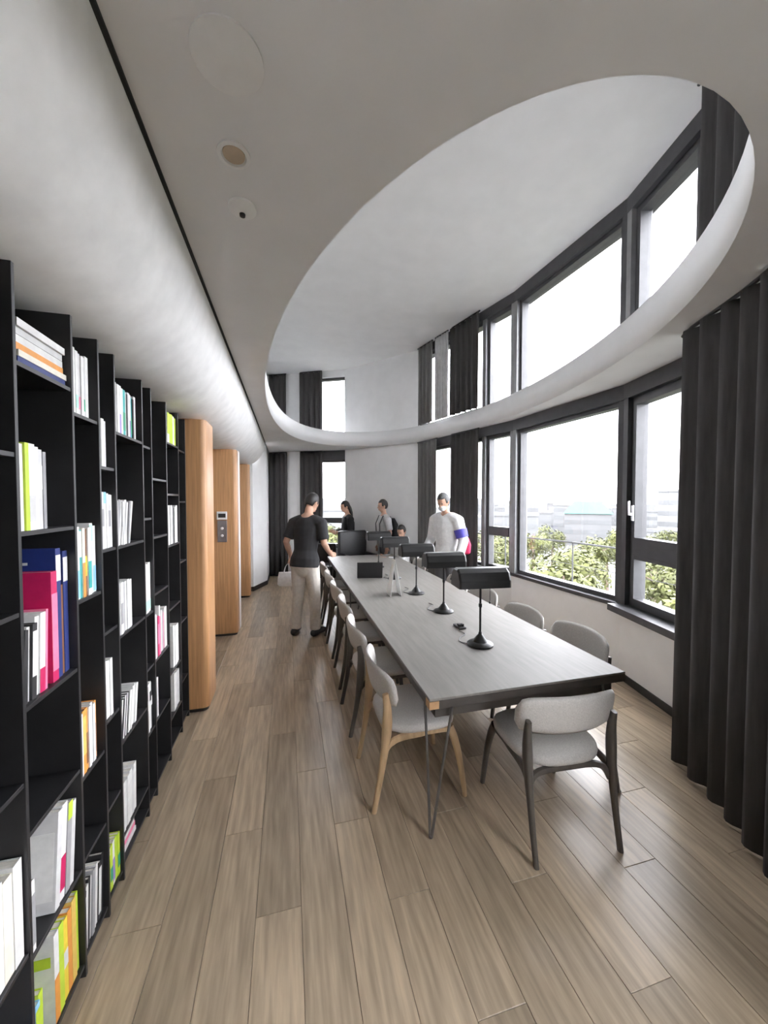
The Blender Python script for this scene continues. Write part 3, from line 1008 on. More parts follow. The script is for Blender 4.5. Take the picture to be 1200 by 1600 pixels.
# ------------------------------------------------------------------ reading table
TX0, TX1, TY0, TY1, TZ = 0.67, 1.87, 1.69, 6.60, 0.72
tb = empty('reading_table', ((TX0 + TX1) / 2, (TY0 + TY1) / 2, 0))
tag(tb, 'long grey oak reading table with dark edge and hairpin steel legs', 'table')
hx, hy = (TX1 - TX0) / 2, (TY1 - TY0) / 2
obj('tabletop', bbox(-hx, hx, -hy, hy, TZ - 0.012, TZ, 0.002), M_TABLE, tb)
obj('edge_band', bbox(-hx, hx, -hy, hy, TZ - 0.055, TZ - 0.0125, 0.002), M_TABLEEDGE, tb)
bm = bmesh.new()
box(bm, -hx - 0.0012, -hx + 0.05, -hy - 0.0012, -hy + 0.05, TZ - 0.052, TZ - 0.0135)
tag(obj('corner_block', bm, M_TABLEWOOD, tb), 'bare orange oak corner')
bm = bmesh.new()
box(bm, -hx + 0.05, hx - 0.05, -hy + 0.05, -hy + 0.075, TZ - 0.125, TZ - 0.0555)
box(bm, -hx + 0.05, hx - 0.05, hy - 0.075, hy - 0.05, TZ - 0.125, TZ - 0.0555)
box(bm, -hx + 0.05, -hx + 0.075, -hy + 0.075, hy - 0.075, TZ - 0.125, TZ - 0.0555)
box(bm, hx - 0.075, hx - 0.05, -hy + 0.075, hy - 0.075, TZ - 0.125, TZ - 0.0555)
obj('apron', bm, M_TABLEEDGE, tb)


def hairpin(x, y, sx, sy):
    bm = bmesh.new()
    foot = Vector((x, y, 0.008))
    for dx, dy in ((0.0, 0.11), (0.11, 0.0)):
        top = Vector((x + sx * (0.015 + dx), y + sy * (0.015 + dy), TZ - 0.056))
        tube(bm, [foot + Vector((sx * dx * .05, sy * dy * .05, 0)), foot.lerp(top, 0.5), top], [0.0075] * 3, 8)
    ellipsoid(bm, foot + Vector((sx * 0.003, sy * 0.003, 0.003)), (0.012, 0.012, 0.011), u=8, v=6)
    box(bm, min(x + sx * .005, x + sx * .14), max(x + sx * .005, x + sx * .14), min(y + sy * .005, y + sy * .14), max(y + sy * .005, y + sy * .14), TZ - 0.059, TZ - 0.0555)
    return obj('leg', bm, M_LEGMETAL, tb, smooth=True, angle=40)


for sx in (1, -1):
    for y, sy in ((-hy + 0.012, 1), (hy - 0.012, -1), (0, 1)):
        hairpin(-sx * (hx - 0.012), y, sx, sy)

# ------------------------------------------------------------------ chairs
def pad_back(bm, w=0.575, h=0.205, th=0.036, rad=0.50, zc=0.665, y0=-0.235, tilt=10):
    """curved upholstered backrest wrapping forward at its ends"""
    nu, nv = 22, 10
    amax = (w / 2) / rad
    grid = {}
    for side in (0, 1):
        for i in range(nu + 1):
            a = -amax + 2 * amax * i / nu
            e = abs(a) / amax
            hh = h * (1 - 0.10 * e ** 2) * (max(0.0, 1 - e ** 9) ** 0.5 * 0.62 + 0.38)
            for j in range(nv + 1):
                b = -1 + 2 * j / nv
                t = th / 2 * math.sqrt(max(0, 1 - abs(b) ** 4)) * math.sqrt(max(0.0, 1 - e ** 12))
                r = rad + (t if side == 0 else -t)
                z = zc + b * hh / 2 + 0.012 * (1 - e * e)
                yy = y0 + rad - r * math.cos(a) - math.tan(R(tilt)) * (z - zc)
                grid[side, i, j] = bm.verts.new((r * math.sin(a), yy, z))
    for side in (0, 1):
        for i in range(nu):
            for j in range(nv):
                f = [grid[side, i, j], grid[side, i + 1, j], grid[side, i + 1, j + 1], grid[side, i, j + 1]]
                bm.faces.new(f)
    bmesh.ops.remove_doubles(bm, verts=bm.verts[:], dist=2e-4)


def make_chair(wood):
    root = empty('reading_chair')
    bm = bmesh.new()
    pad_back(bm)
    obj('backrest', bm, M_FABRIC, root, smooth=True)
    # seat cushion: superellipse loft
    bm = bmesh.new()
    seg = 36
    rings = []
    for (k, z) in ((0.90, 0.405), (0.985, 0.412), (1.0, 0.428), (0.985, 0.445), (0.93, 0.457), (0.6, 0.463)):
        rings.append([bm.verts.new((0.235 * k * math.copysign(abs(math.cos(a)) ** .62, math.cos(a)) * (1 + 0.06 * math.sin(a)), 0.015 + 0.228 * k * math.copysign(abs(math.sin(a)) ** .62, math.sin(a)), z)) for a in (2 * math.pi * q / seg for q in range(seg))])
    for a, b in zip(rings, rings[1:]):
        for q in range(seg):
            j = (q + 1) % seg
            bm.faces.new((a[q], a[j], b[j], b[q]))
    bm.faces.new(rings[0][::-1])
    bm.faces.new(rings[-1])
    obj('seat', bm, M_FABRIC, root, smooth=True)
    for s in (-1, 1):
        # rear leg, rising to carry the backrest
        bm = bmesh.new()
        p = bez([(s * 0.225, -0.275, 0.0), (s * 0.226, -0.232, 0.22), (s * 0.229, -0.205, 0.42), (s * 0.231, -0.200, 0.56), (s * 0.233, -0.212, 0.655)], 4)
        n = len(p)
        rad = []
        for k in range(n):
            f = k / (n - 1)
            w = 0.013 + 0.011 * math.exp(-((f - 0.6) / 0.28) ** 2)
            rad.append((w * 0.85, w * 1.15))
        tube(bm, p, rad, 10, power=2.6)
        obj('leg', bm, wood, root, smooth=True, angle=50)
        # front leg
        bm = bmesh.new()
        p = bez([(s * 0.238, 0.262, 0.0), (s * 0.226, 0.235, 0.2), (s * 0.215, 0.205, 0.33), (s * 0.205, 0.175, 0.402)], 4)
        n = len(p)
        tube(bm, p, [(0.0125 + 0.007 * k / (n - 1), 0.0135 + 0.013 * k / (n - 1)) for k in range(n)], 10, power=2.6)
        obj('leg', bm, wood, root, smooth=True, angle=50)
        # side rail, arching from the rear leg under the seat to the front leg
        bm = bmesh.new()
        p = bez([(s * 0.229, -0.215, 0.33), (s * 0.221, -0.150, 0.386), (s * 0.212, 0.0, 0.393), (s * 0.206, 0.19, 0.389)], 5)
        tube(bm, p, [(0.012, 0.014 + 0.006 * (1 if 3 < k < 11 else 0)) for k in range(len(p))], 8, fwd=(0, 0, 1), power=2.6)
        obj('side_rail', bm, wood, root, smooth=True, angle=50)
    for y, z, hw, nm in ((-0.185, 0.385, 0.222, 'rear_rail'), (0.165, 0.385, 0.205, 'front_rail')):
        bm = bmesh.new()
        if nm == 'rear_rail':
            p = bez([(-hw, y - 0.022, 0.315), (-hw * .88, y - .008, 0.365), (-hw * .6, y, z), (0, y, z + 0.003), (hw * .6, y, z), (hw * .88, y - .008, 0.365), (hw, y - 0.022, 0.315)], 4)
        else:
            p = [(-hw, y, z), (0, y, z), (hw, y, z)]
        tube(bm, p, [(0.013, 0.017)] * len(p), 8, fwd=(0, 0, 1), power=2.6)
        obj(nm, bm, wood, root, smooth=True, angle=50)
    return root


proto = make_chair(M_CHAIRWOOD)
dark_proto = make_chair(M_CHAIRDARK)
seats = [(0.715, 2.15, -90, 'nearest chair on the aisle side of the table'), (0.70, 2.83, -90, 'second chair from the near end on the aisle side'),
         (0.72, 3.52, -91, 'third chair from the near end on the aisle side'), (0.72, 4.20, -88, 'fourth chair on the aisle side, beside the standing man'),
         (0.72, 4.90, -90, 'fifth chair on the aisle side, beyond the standing man'), (0.72, 5.60, -90, 'last chair on the aisle side of the table'),
         (1.87, 2.24, 90, 'nearest chair on the window side of the table'), (1.80, 2.80, 90, 'second chair from the near end on the window side'),
         (1.81, 3.50, 90, 'third chair from the near end on the window side'), (1.84, 4.18, 90, 'fourth chair on the window side of the table'),
         (1.84, 5.55, 90, 'fifth chair on the window side, beyond the person in white'),
         (1.345, 1.70, -4, 'chair tucked under the near end of the table')]
for k, (x, y, a, lab) in enumerate(seats):
    c = proto if k == 0 else dark_proto if k == 1 else copy_tree(dark_proto)
    c.location = (x, y, 0)
    c.rotation_euler = (0, 0, R(a))
    tag(c, 'grey upholstered %s wood chair, ' % ('pale' if k == 0 else 'dark') + lab, 'chair', 'chairs around the reading table')

# ------------------------------------------------------------------ desk lamps
def make_lamp():
    root = empty('desk_lamp')
    bm = bmesh.new()
    lathe(bm, [(0.088, 0.0), (0.088, 0.010), (0.078, 0.018), (0.05, 0.026), (0.036, 0.045), (0.024, 0.062), (0.012, 0.075), (0.010, 0.09)], 28)
    obj('base', bm, M_LAMP, root, smooth=True, angle=30)
    bm = bmesh.new()
    tube(bm, [(0, 0, 0.088), (0, 0, 0.25), (0, 0, 0.47)], [0.0075] * 3, 10)
    tube(bm, [(0, 0, 0.26), (0, 0, 0.285)], [0.012, 0.012], 10)
    obj('pole', bm, M_LAMP, root, smooth=True, angle=40)
    # long shade, half octagon in section, open below
    prof = [(-0.088, 0.405), (-0.088, 0.455), (-0.065, 0.505), (-0.03, 0.528), (0.03, 0.528), (0.065, 0.505), (0.088, 0.455), (0.088, 0.405)]
    bm = bmesh.new()
    L = 0.178
    rings = []
    for x, k in ((-L, 0.93), (-L + 0.012, 1.0), (L - 0.012, 1.0), (L, 0.93)):
        rings.append([bm.verts.new((x, y * k, 0.40 + (z - 0.40) * k)) for y, z in prof])
    for a, b in zip(rings, rings[1:]):
        for i in range(len(prof) - 1):
            bm.faces.new((a[i], a[i + 1], b[i + 1], b[i]))
    bm.faces.new(rings[0])
    bm.faces.new(rings[-1])
    sh = obj('shade', bm, M_LAMP, root)
    sol = sh.modifiers.new('thick', 'SOLIDIFY')
    sol.thickness = 0.003
    sol.offset = 0
    bm = bmesh.new()
    tube(bm, [(-0.13, 0, 0.462), (0.13, 0, 0.462)], [0.013, 0.013], 10, fwd=(0, 0, 1))
    obj('bulb', bm, M_LAMPIN, root, smooth=True, angle=40)
    bm = bmesh.new()
    tube(bm, [(0.055, -0.03, 0.30), (0.055, -0.03, 0.42)], [0.0018, 0.0018], 6)
    ellipsoid(bm, (0.055, -0.03, 0.296), (0.007, 0.007, 0.009), u=8, v=6)
    obj('pull_chain', bm, M_LAMP, root, smooth=True)
    bm = bmesh.new()
    tube(bm, bez([(-0.08, 0.02, 0.004), (-0.12, 0.07, 0.004), (-0.09, 0.14, 0.004), (-0.03, 0.2, 0.004), (-0.05, 0.28, 0.004)], 5), [0.0032] * 21, 6, fwd=(0, 0, 1))
    obj('cord', bm, M_BLACK, root, smooth=True)
    return root


lamp = make_lamp()
for k, (x, y, a) in enumerate(((1.262, 2.262, -6), (1.33, 3.03, -4), (1.31, 3.70, -3), (1.30, 4.50, 0), (1.30, 5.35, 0))):
    c = lamp if k == 0 else copy_tree(lamp)
    c.location = (x, y, TZ + 0.0005)
    c.rotation_euler = (0, 0, R(a))
    tag(c, 'black desk lamp with a long shade, %s' % ('nearest on the table', 'second from the near end of the table', 'third from the near end of the table', 'fourth from the near end of the table', 'last towards the far end of the table')[k], 'lamp', 'desk lamps along the table centre')

# socket box with leads between the first two lamps
g = empty('socket_box', (1.285, 2.62, TZ + 0.0005))
obj('housing', bbox(-0.03, 0.03, -0.055, 0.055, 0, 0.014, 0.003), M_BLACK, g)
for s in (-0.015, 0.015):
    obj('plug', bbox(s - 0.009, s + 0.009, -0.03, 0.0, 0.0142, 0.032, 0.003), M_LAMP, g)
tag(g, 'small black socket box on the tabletop between the first two lamps', 'socket')
# folded card stand
g = empty('folded_card_stand', (1.07, 3.72, TZ + 0.0005))
for s in (-1, 1):
    bm = bmesh.new()
    hexa(bm, [(s * 0.060, -0.09, 0), (s * 0.057, -0.09, 0), (s * 0.057, 0.09, 0), (s * 0.060, 0.09, 0), (s * 0.003, -0.05, 0.37), (s * 0.0005, -0.05, 0.37), (s * 0.0005, 0.05, 0.37), (s * 0.003, 0.05, 0.37)])
    obj('card_leaf', bm, M_WHITEPL, g)
tag(g, 'tall white folded card standing on the table by the third lamp', 'card')
# open laptop
g = empty('laptop', (1.02, 4.70, TZ + 0.0005), R(170))
obj('keyboard_base', bbox(-0.16, 0.16, -0.11, 0.11, 0, 0.014, 0.003), M_BLACK, g)
bm = bbox(-0.16, 0.16, -0.004, 0.004, 0, 0.21, 0.002)
bmesh.ops.transform(bm, matrix=Matrix.Translation((0, 0.112, 0.012)) @ Matrix.Rotation(R(-18), 4, 'X'), verts=bm.verts[:])
obj('screen_lid', bm, M_BLACK, g)
tag(g, 'black laptop open on the table further back', 'laptop')

# ------------------------------------------------------------------ far lounge chairs
def lounge(loc, rz, label, w=0.62, hb=0.86, legs=0.16):
    root = empty('lounge_chair', loc, rz)
    obj('seat', bbox(-w / 2 + 0.07, w / 2 - 0.07, -0.22, 0.3, legs, legs + 0.24, 0.03, 3), M_LEATHER, root, smooth=True, angle=40)
    bm = bbox(-w / 2, w / 2, -0.33, -0.225, legs, hb, 0.04, 3)
    obj('backrest', bm, M_LEATHER, root, smooth=True, angle=40)
    for s in (-1, 1):
        x0 = s * (w / 2 - 0.065)
        obj('arm', bbox(min(x0, s * w / 2), max(x0, s * w / 2), -0.22, 0.28, legs, legs + 0.42, 0.02, 2), M_LEATHER, root, smooth=True, angle=40)
    for sx in (-1, 1):
        for y in (-0.26, 0.22):
            bm = bmesh.new()
            tube(bm, [(sx * (w / 2 - 0.05), y, 0), (sx * (w / 2 - 0.06), y, legs)], [0.012, 0.017], 8)
            obj('leg', bm, M_BLACK, root, smooth=True, angle=40)
    return tag(root, label, 'armchair')


lounge((1.29, 6.97, 0), R(194), 'black leather armchair with a high back at the far end', w=0.6, hb=1.12, legs=0.28)
lounge((0.66, 7.72, 0), R(172), 'low black leather armchair below the far narrow window', w=0.6, hb=0.8)

# ------------------------------------------------------------------ people
def finish(bm, name, m, parent, voxel=0.011, smooth=4):
    bmesh.ops.recalc_face_normals(bm, faces=bm.faces[:])
    me = bpy.data.meshes.new('tmp')
    bm.to_mesh(me)
    bm.free()
    o = bpy.data.objects.new('tmp', me)
    COL.objects.link(o)
    r = o.modifiers.new('r', 'REMESH')
    r.mode = 'VOXEL'
    r.voxel_size = voxel
    s = o.modifiers.new('s', 'SMOOTH')
    s.factor = 0.5
    s.iterations = smooth
    dg = bpy.context.evaluated_depsgraph_get()
    dg.update()
    new = bpy.data.meshes.new_from_object(o.evaluated_get(dg))
    bpy.data.objects.remove(o)
    bpy.data.meshes.remove(me)
    new.name = name
    new.materials.clear()
    new.materials.append(m)
    new.polygons.foreach_set('use_smooth', [True] * len(new.polygons))
    ob = bpy.data.objects.new(name, new)
    COL.objects.link(ob)
    ob.parent = parent
    return ob


def person(loc, rz, label, scale=1.0, lean=0, head_tilt=0, head_turn=0, arms=None, legs=None, seated=False, shirt=None, trousers=None, hair='short', hair_mat=None,
           long_sleeve=False, female=False, extras=None, shoe=None, skirt=False, sleeve_r=0.0):
    """figure facing +y; arms = {side: (elbow, wrist, finger direction)} in upright body coordinates"""
    root = empty('person', loc, rz)
    root.scale = (scale,) * 3
    tag(root, label, 'person')
    hipz = 0.93
    hip = Vector((0, 0, hipz))
    drop = Vector((0, 0, 0))
    if seated:
        drop = Vector((0, 0, 0.48 - hipz))
    Rl = Matrix.Rotation(R(-lean), 3, 'X')

    def ub(p):
        p = Vector(p)
        return Rl @ (p - hip) + hip + drop

    sw = 0.172 if female else 0.195
    tor = [(0.84, .162, .112), (0.95, .16, .112), (1.05, .137, .098), (1.18, .15, .108), (1.30, .165, .115), (1.39, .155, .095), (1.445, .105, .075)]
    neck0, neck1 = (0, 0.0, 1.44), (0, 0.015, 1.56)
    Hc = Vector((0, 0.02, 1.565))
    Rh = Matrix.Rotation(R(head_turn), 3, 'Z') @ Matrix.Rotation(R(-head_tilt), 3, 'X')

    def hd(p):
        return ub(Hc + Rh @ (Vector(p)))
    Rh4 = (Rl @ Rh).to_4x4()

    if legs is None:
        if seated:
            legs = {s: [(s * .09, 0.02, 0.50), (s * .11, 0.44, 0.50), (s * .11, 0.42, 0.08), (s * .115, 0.56, 0.04)] for s in (-1, 1)}
        else:
            legs = {s: [(s * .09, 0, 0.91), (s * .10, 0.015, 0.49), (s * .105, -0.02, 0.085), (s * .12, 0.11, 0.04)] for s in (-1, 1)}
    arms = arms or {}
    for s in (-1, 1):
        arms.setdefault(s, ((s * .25, -0.03, 1.13), (s * .26, 0.04, 0.88), (0, 0.1, -1)))
    # body: one continuous surface
    bm = bmesh.new()
    tube(bm, [ub((0, 0, z)) for z, _, _ in tor[1:]], [(a, b) for _, a, b in tor[1:]], 16, dome=True)
    tube(bm, [ub(neck0), ub(neck1)], [0.055, 0.05], 12, dome=True)
    for s in (-1, 1):
        tube(bm, [ub((s * .02, 0, 1.435)), ub((s * sw * .55, 0, 1.425)), ub((s * sw, 0, 1.385))], [(0.06, 0.06), 0.055, 0.056], 12, dome=True)
    ellipsoid(bm, hd((0, 0.005, 0.10)), (0.073, 0.092, 0.105), Rh4)
    ellipsoid(bm, hd((0, 0.035, 0.035)), (0.052, 0.058, 0.062), Rh4)
    ellipsoid(bm, hd((0, 0.098, 0.065)), (0.011, 0.02, 0.022), Rh4)
    ellipsoid(bm, hd((0, 0.088, 0.025)), (0.024, 0.012, 0.010), Rh4)
    for s in (-1, 1):
        ellipsoid(bm, hd((s * 0.074, -0.004, 0.085)), (0.010, 0.02, 0.032), Rh4)
        sh = Vector((s * sw, 0, 1.385))
        el, wr, fd = arms[s]
        el, wr, fd = Vector(el), Vector(wr), Vector(fd).normalized()
        tube(bm, [ub(sh * 0.75 + Vector((0, 0, 0.36))), ub(sh), ub(sh.lerp(el, .5)), ub(el), ub(el.lerp(wr, .35)), ub(wr)], [0.055, 0.056, 0.046, 0.039, 0.037, 0.026], 12, dome=True)
        # hand: palm and five fingers
        side = fd.cross(Vector((s, 0, 0.15)))
        if side.length < 0.2:
            side = fd.cross(Vector((0, 0, 1)))
        side.normalize()
        nrm = fd.cross(side).normalized()
        palm = wr + fd * 0.05
        tube(bm, [ub(wr), ub(palm), ub(wr + fd * 0.085)], [0.026, (0.036, 0.018), (0.036, 0.015)], 10, fwd=nrm, dome=True)
        for q, (o_, ln) in enumerate(((-0.027, .066), (-0.009, .078), (0.009, .074), (0.027, .058))):
            a = wr + fd * 0.085 + side * o_
            b = a + fd * ln * .55 + nrm * 0.010 * -s
            c = b + fd * ln * .42 + nrm * 0.022 * -s
            tube(bm, [ub(a), ub(b), ub(c)], [0.0095, 0.0088, 0.0075], 8, dome=True)
        a = wr + fd * 0.03 - side * 0.022
        b = a + fd * 0.035 - side * 0.028
        tube(bm, [ub(a), ub(b), ub(b + fd * 0.03 - side * 0.004)], [0.012, 0.0105, 0.0085], 8, dome=True)
        h_, k_, an, toe = [Vector(p) for p in legs[s]]
        tube(bm, [h_, h_.lerp(k_, .5), k_, k_.lerp(an, .3), an], [0.085, 0.07, 0.052, 0.052, 0.036], 12, dome=True)
        tube(bm, [an + Vector((0, -0.02, -0.035)), an.lerp(toe, .5) + Vector((0, 0, -0.012)), toe], [(0.034, 0.035), (0.036, 0.028), (0.036, 0.02)], 10, fwd=(0, 0, 1), dome=True)
    body = finish(bm, 'body', M_SKIN, root, 0.0095, 3)
    for s in (-1, 1):
        bm = bmesh.new()
        ellipsoid(bm, hd((s * 0.030, 0.086, 0.098)), (0.012, 0.008, 0.0075), Rh4, 8, 6)
        obj('eye', bm, M_BLACK, body, smooth=True)
    bm = bmesh.new()
    ellipsoid(bm, hd((0, 0.094, 0.022)), (0.022, 0.010, 0.0065), Rh4, 8, 6)
    obj('mouth', bm, cmat('lips', (0.36, 0.13, 0.11)), body, smooth=True)
    # shirt
    if shirt:
        bm = bmesh.new()
        g_ = 0.014 + sleeve_r
        for s in (-1, 1):
            tube(bm, [ub((s * .02, 0, 1.425)), ub((s * sw * .55, 0, 1.42)), ub((s * sw, 0, 1.385))], [0.06 + g_ * .8, 0.056 + g_, 0.058 + g_], 12, dome=True)
        tube(bm, [ub((0, 0, z + (0.01 if k == 0 else 0))) for k, (z, _, _) in enumerate(tor)], [(a + g_ + (.016 if k < 2 else 0), b + g_ + (.016 if k < 2 else 0)) for k, (_, a, b) in enumerate(tor)], 18)
        for s in (-1, 1):
            sh = Vector((s * sw, 0, 1.385))
            el, wr, fd = (Vector(q) for q in arms[s])
            if long_sleeve:
                pts = [sh * 0.75 + Vector((0, 0, 0.355)), sh, sh.lerp(el, .5), el, el.lerp(wr, .5), el.lerp(wr, .94)]
                rd = [0.06 + g_, 0.062 + g_, 0.05 + g_, 0.043 + g_, 0.036 + g_, 0.031 + g_]
            else:
                pts = [sh * 0.75 + Vector((0, 0, 0.355)), sh, sh.lerp(el, .4), sh.lerp(el, .8)]
                rd = [0.06 + g_, 0.064 + g_, 0.055 + g_, 0.054 + g_]
            tube(bm, [ub(p) for p in pts], rd, 12)
        sname = 'jacket' if sleeve_r else 'shirt'
        shirt_o = finish(bm, sname, shirt, root, 0.011, 4)
    if trousers:
        bm = bmesh.new()
        top = Vector((0, 0, 0.97)) if not seated else Vector((0, 0, 0.55))
        if skirt:
            tube(bm, [(0, 0, 1.02), (0, 0, 0.9), (0, 0.01, 0.7), (0, 0.01, 0.42)], [(.145, .11), (.175, .13), (.2, .16), (.23, .19)], 18)
        else:
            bz = 0.0 if not seated else (0.48 - hipz)
            tube(bm, [(0, 0, 0.99 + bz), (0, 0, 0.92 + bz), (0, 0, 0.84 + bz)], [(.158, .118), (.176, .128), (.168, .118)], 16)
            ellipsoid(bm, (0, 0, 0.86 + bz), (0.155, 0.115, 0.14))
            for s in (-1, 1):
                h_, k_, an, toe = [Vector(p) for p in legs[s]]
                tube(bm, [h_, h_.lerp(k_, .5), k_, k_.lerp(an, .5), an + Vector((0, 0.004, -0.005))], [0.099, 0.087, 0.073, 0.069, 0.066], 14)
        finish(bm, 'skirt' if skirt else 'trousers', trousers, root, 0.0115, 4)
    for s in (-1, 1):
        h_, k_, an, toe = [Vector(p) for p in legs[s]]
        bm = bmesh.new()
        tube(bm, [an + Vector((0, -0.035, -0.04)), an.lerp(toe, .45) + Vector((0, 0, -0.012)), toe + Vector((0, 0.03, -0.004))], [(0.042, 0.044), (0.046, 0.044), (0.042, 0.03)], 12, fwd=(0, 0, 1), dome=True)
        for v in bm.verts:
            v.co.z = max(v.co.z, 0.002)
        obj('shoe', bm, shoe or M_LEATHER, root, smooth=True)
    # hair
    bm = bmesh.new()
    ellipsoid(bm, hd((0, -0.010, 0.108)), (0.083, 0.100, 0.112), Rh4, 18, 14)
    inv = (Matrix.Translation(hd((0, 0, 0))) @ Rh4).inverted()
    dele = []
    for v in bm.verts:
        q = inv @ v.co
        if q.y > 0.045 and q.z < 0.150 + 0.12 * max(0, 0.07 - q.y) or q.z < 0.075 and q.y > -0.02 or q.z < 0.012:
            dele.append(v)
    bmesh.ops.delete(bm, geom=dele, context='VERTS')
    hm = hair_mat or M_HAIR
    ho = obj('hair', bm, hm, root, smooth=True)
    so = ho.modifiers.new('thick', 'SOLIDIFY')
    so.thickness = 0.012
    so.offset = -1
    if hair == 'long':
        bm = bmesh.new()
        tube(bm, [hd((0, -0.055, 0.12)), hd((0, -0.075, 0.03)), hd((0, -0.075, -0.08)), hd((0, -0.065, -0.18))], [(0.075, 0.045), (0.085, 0.045), (0.085, 0.04), (0.06, 0.025)], 14, dome=True)
        finish(bm, 'hair_fall', hm, ho, 0.011, 3)
    if extras:
        extras(root, ub, hd)
    return root


M_DARKSHIRT = cmat('charcoal_t_shirt', (0.022, 0.022, 0.024), 0.9)
M_BEIGE = cmat('pale_beige_trousers', (0.62, 0.58, 0.52), 0.9)
M_BLACKCLOTH = cmat('black_cloth', (0.012, 0.012, 0.013), 0.9)
M_PALECLOTH = cmat('pale_grey_cloth', (0.48, 0.48, 0.48), 0.9)
M_WHITECLOTH = cmat('white_cloth', (0.74, 0.74, 0.74), 0.9)

man = person((0.20, 4.74, 0), R(-36), 'man in a charcoal T-shirt and pale beige trousers standing beside the table', scale=1.03, lean=8, head_tilt=26, head_turn=-8,
             arms={-1: ((-.25, -0.06, 1.14), (-.285, 0.11, 0.97), (-0.05, 0.15, -1)), 1: ((.245, 0.02, 1.14), (.20, 0.25, 1.02), (-0.2, 1, -0.1))},
             legs={-1: [(-.09, 0, .91), (-.12, .03, .49), (-.135, -.01, .085), (-.19, .10, .04)], 1: [(.09, 0, .91), (.10, .06, .49), (.11, .05, .085), (.14, .18, .04)]},
             shirt=M_DARKSHIRT, trousers=M_BEIGE)
bag = empty('tote_bag', (-0.005, 5.03, 0.0), R(-10))
bm = bmesh.new()
for_z = [(0.585, .115, .045), (0.61, .14, .06), (0.69, .135, .055), (0.765, .12, .02)]
tube(bm, [(0, 0, z) for z, _, _ in for_z], [(a, b) for _, a, b in for_z], 18, power=3)
obj('bag_body', bm, M_WHITECLOTH, bag, smooth=True, angle=50)
for s in (-1, 1):
    bm = bmesh.new()
    tube(bm, bez([(-0.055, s * 0.02, 0.75), (-0.035, s * 0.012, 0.83), (0.0, 0, 0.875), (0.035, s * 0.012, 0.83), (0.055, s * 0.02, 0.75)], 5), [0.005] * 21, 6)
    obj('bag_handle', bm, M_WHITECLOTH, bag, smooth=True)
tag(bag, 'white cloth tote bag hanging from the hand of the man in beige trousers', 'bag')


def woman_extra(root, ub, hd):
    pass


woman = person((1.22, 7.56, 0), R(100), 'woman with long dark hair in black clothes at the far end, facing left', scale=0.965, lean=4, head_tilt=14, female=True, hair='long',
               arms={-1: ((-.21, 0.05, 1.14), (-.12, 0.26, 1.13), (0.4, 1, 0.2)), 1: ((.21, 0.05, 1.14), (.12, 0.26, 1.13), (-0.4, 1, 0.2))}, shirt=M_BLACKCLOTH, trousers=M_BLACKCLOTH, long_sleeve=True, skirt=True)
ph = empty('leaflet', (0.90, 7.47, 1.03), R(100))
obj('paper', bbox(-0.08, 0.08, -0.002, 0.002, 0, 0.11), M_WHITEPL, ph)
tag(ph, 'white leaflet held by the woman in black', 'leaflet')


def strap_extra(root, ub, hd):
    bm = bmesh.new()
    for s in (-1, 1):
        p = [ub((s * .11, 0.13, 1.12)), ub((s * .12, 0.138, 1.30)), ub((s * .12, 0.07, 1.458)), ub((s * .12, -0.08, 1.44)), ub((s * .12, -0.14, 1.35))]
        tube(bm, p, [(0.02, 0.006)] * 5, 8, fwd=(0, 1, 0.3))
    obj('bag_strap', bm, M_BLACKCLOTH, root, smooth=True)
    bm = bmesh.new()
    tube(bm, [ub((0, -0.19, 0.98)), ub((0, -0.21, 1.1)), ub((0, -0.20, 1.28)), ub((0, -0.17, 1.40))], [(0.12, 0.05), (0.14, 0.075), (0.13, 0.065), (0.09, 0.03)], 14, power=3)
    obj('backpack', bm, M_BLACKCLOTH, root, smooth=True, angle=60)


guy = person((1.79, 6.90, 0), R(95), 'man in pale grey with a dark backpack at the white pier, facing left', scale=0.975, head_tilt=8, shirt=M_PALECLOTH, trousers=cmat('grey_trousers', (0.12, 0.12, 0.125), 0.9), extras=strap_extra)


def jacket_extra(root, ub, hd):
    bm = bmesh.new()
    tube(bm, [ub((-.232, 0, 1.275)), ub((-.262, 0.0, 1.165))], [(0.088, 0.088), (0.083, 0.083)], 16)
    tag(obj('sleeve_patch', bm, cmat('violet_blue_patch', (0.07, 0.06, 0.38)), root, smooth=True, angle=50), 'blue sleeve panel')
    bm = bmesh.new()
    tube(bm, [ub((-.15, -0.215, 1.12)), ub((-.15, -0.235, 1.03)), ub((-.15, -0.225, 0.93))], [(0.06, 0.03), (0.075, 0.045), (0.07, 0.035)], 14, power=3, dome=True)
    tag(obj('hip_pouch', bm, cmat('crimson_pouch', (0.55, 0.02, 0.09)), root, smooth=True, angle=50), 'red pouch at the back')
    bm = bmesh.new()
    ellipsoid(bm, hd((0, 0.062, 0.03)), (0.052, 0.052, 0.048), None, 12, 10)
    obj('face_mask', bm, M_WHITECLOTH, root, smooth=True)


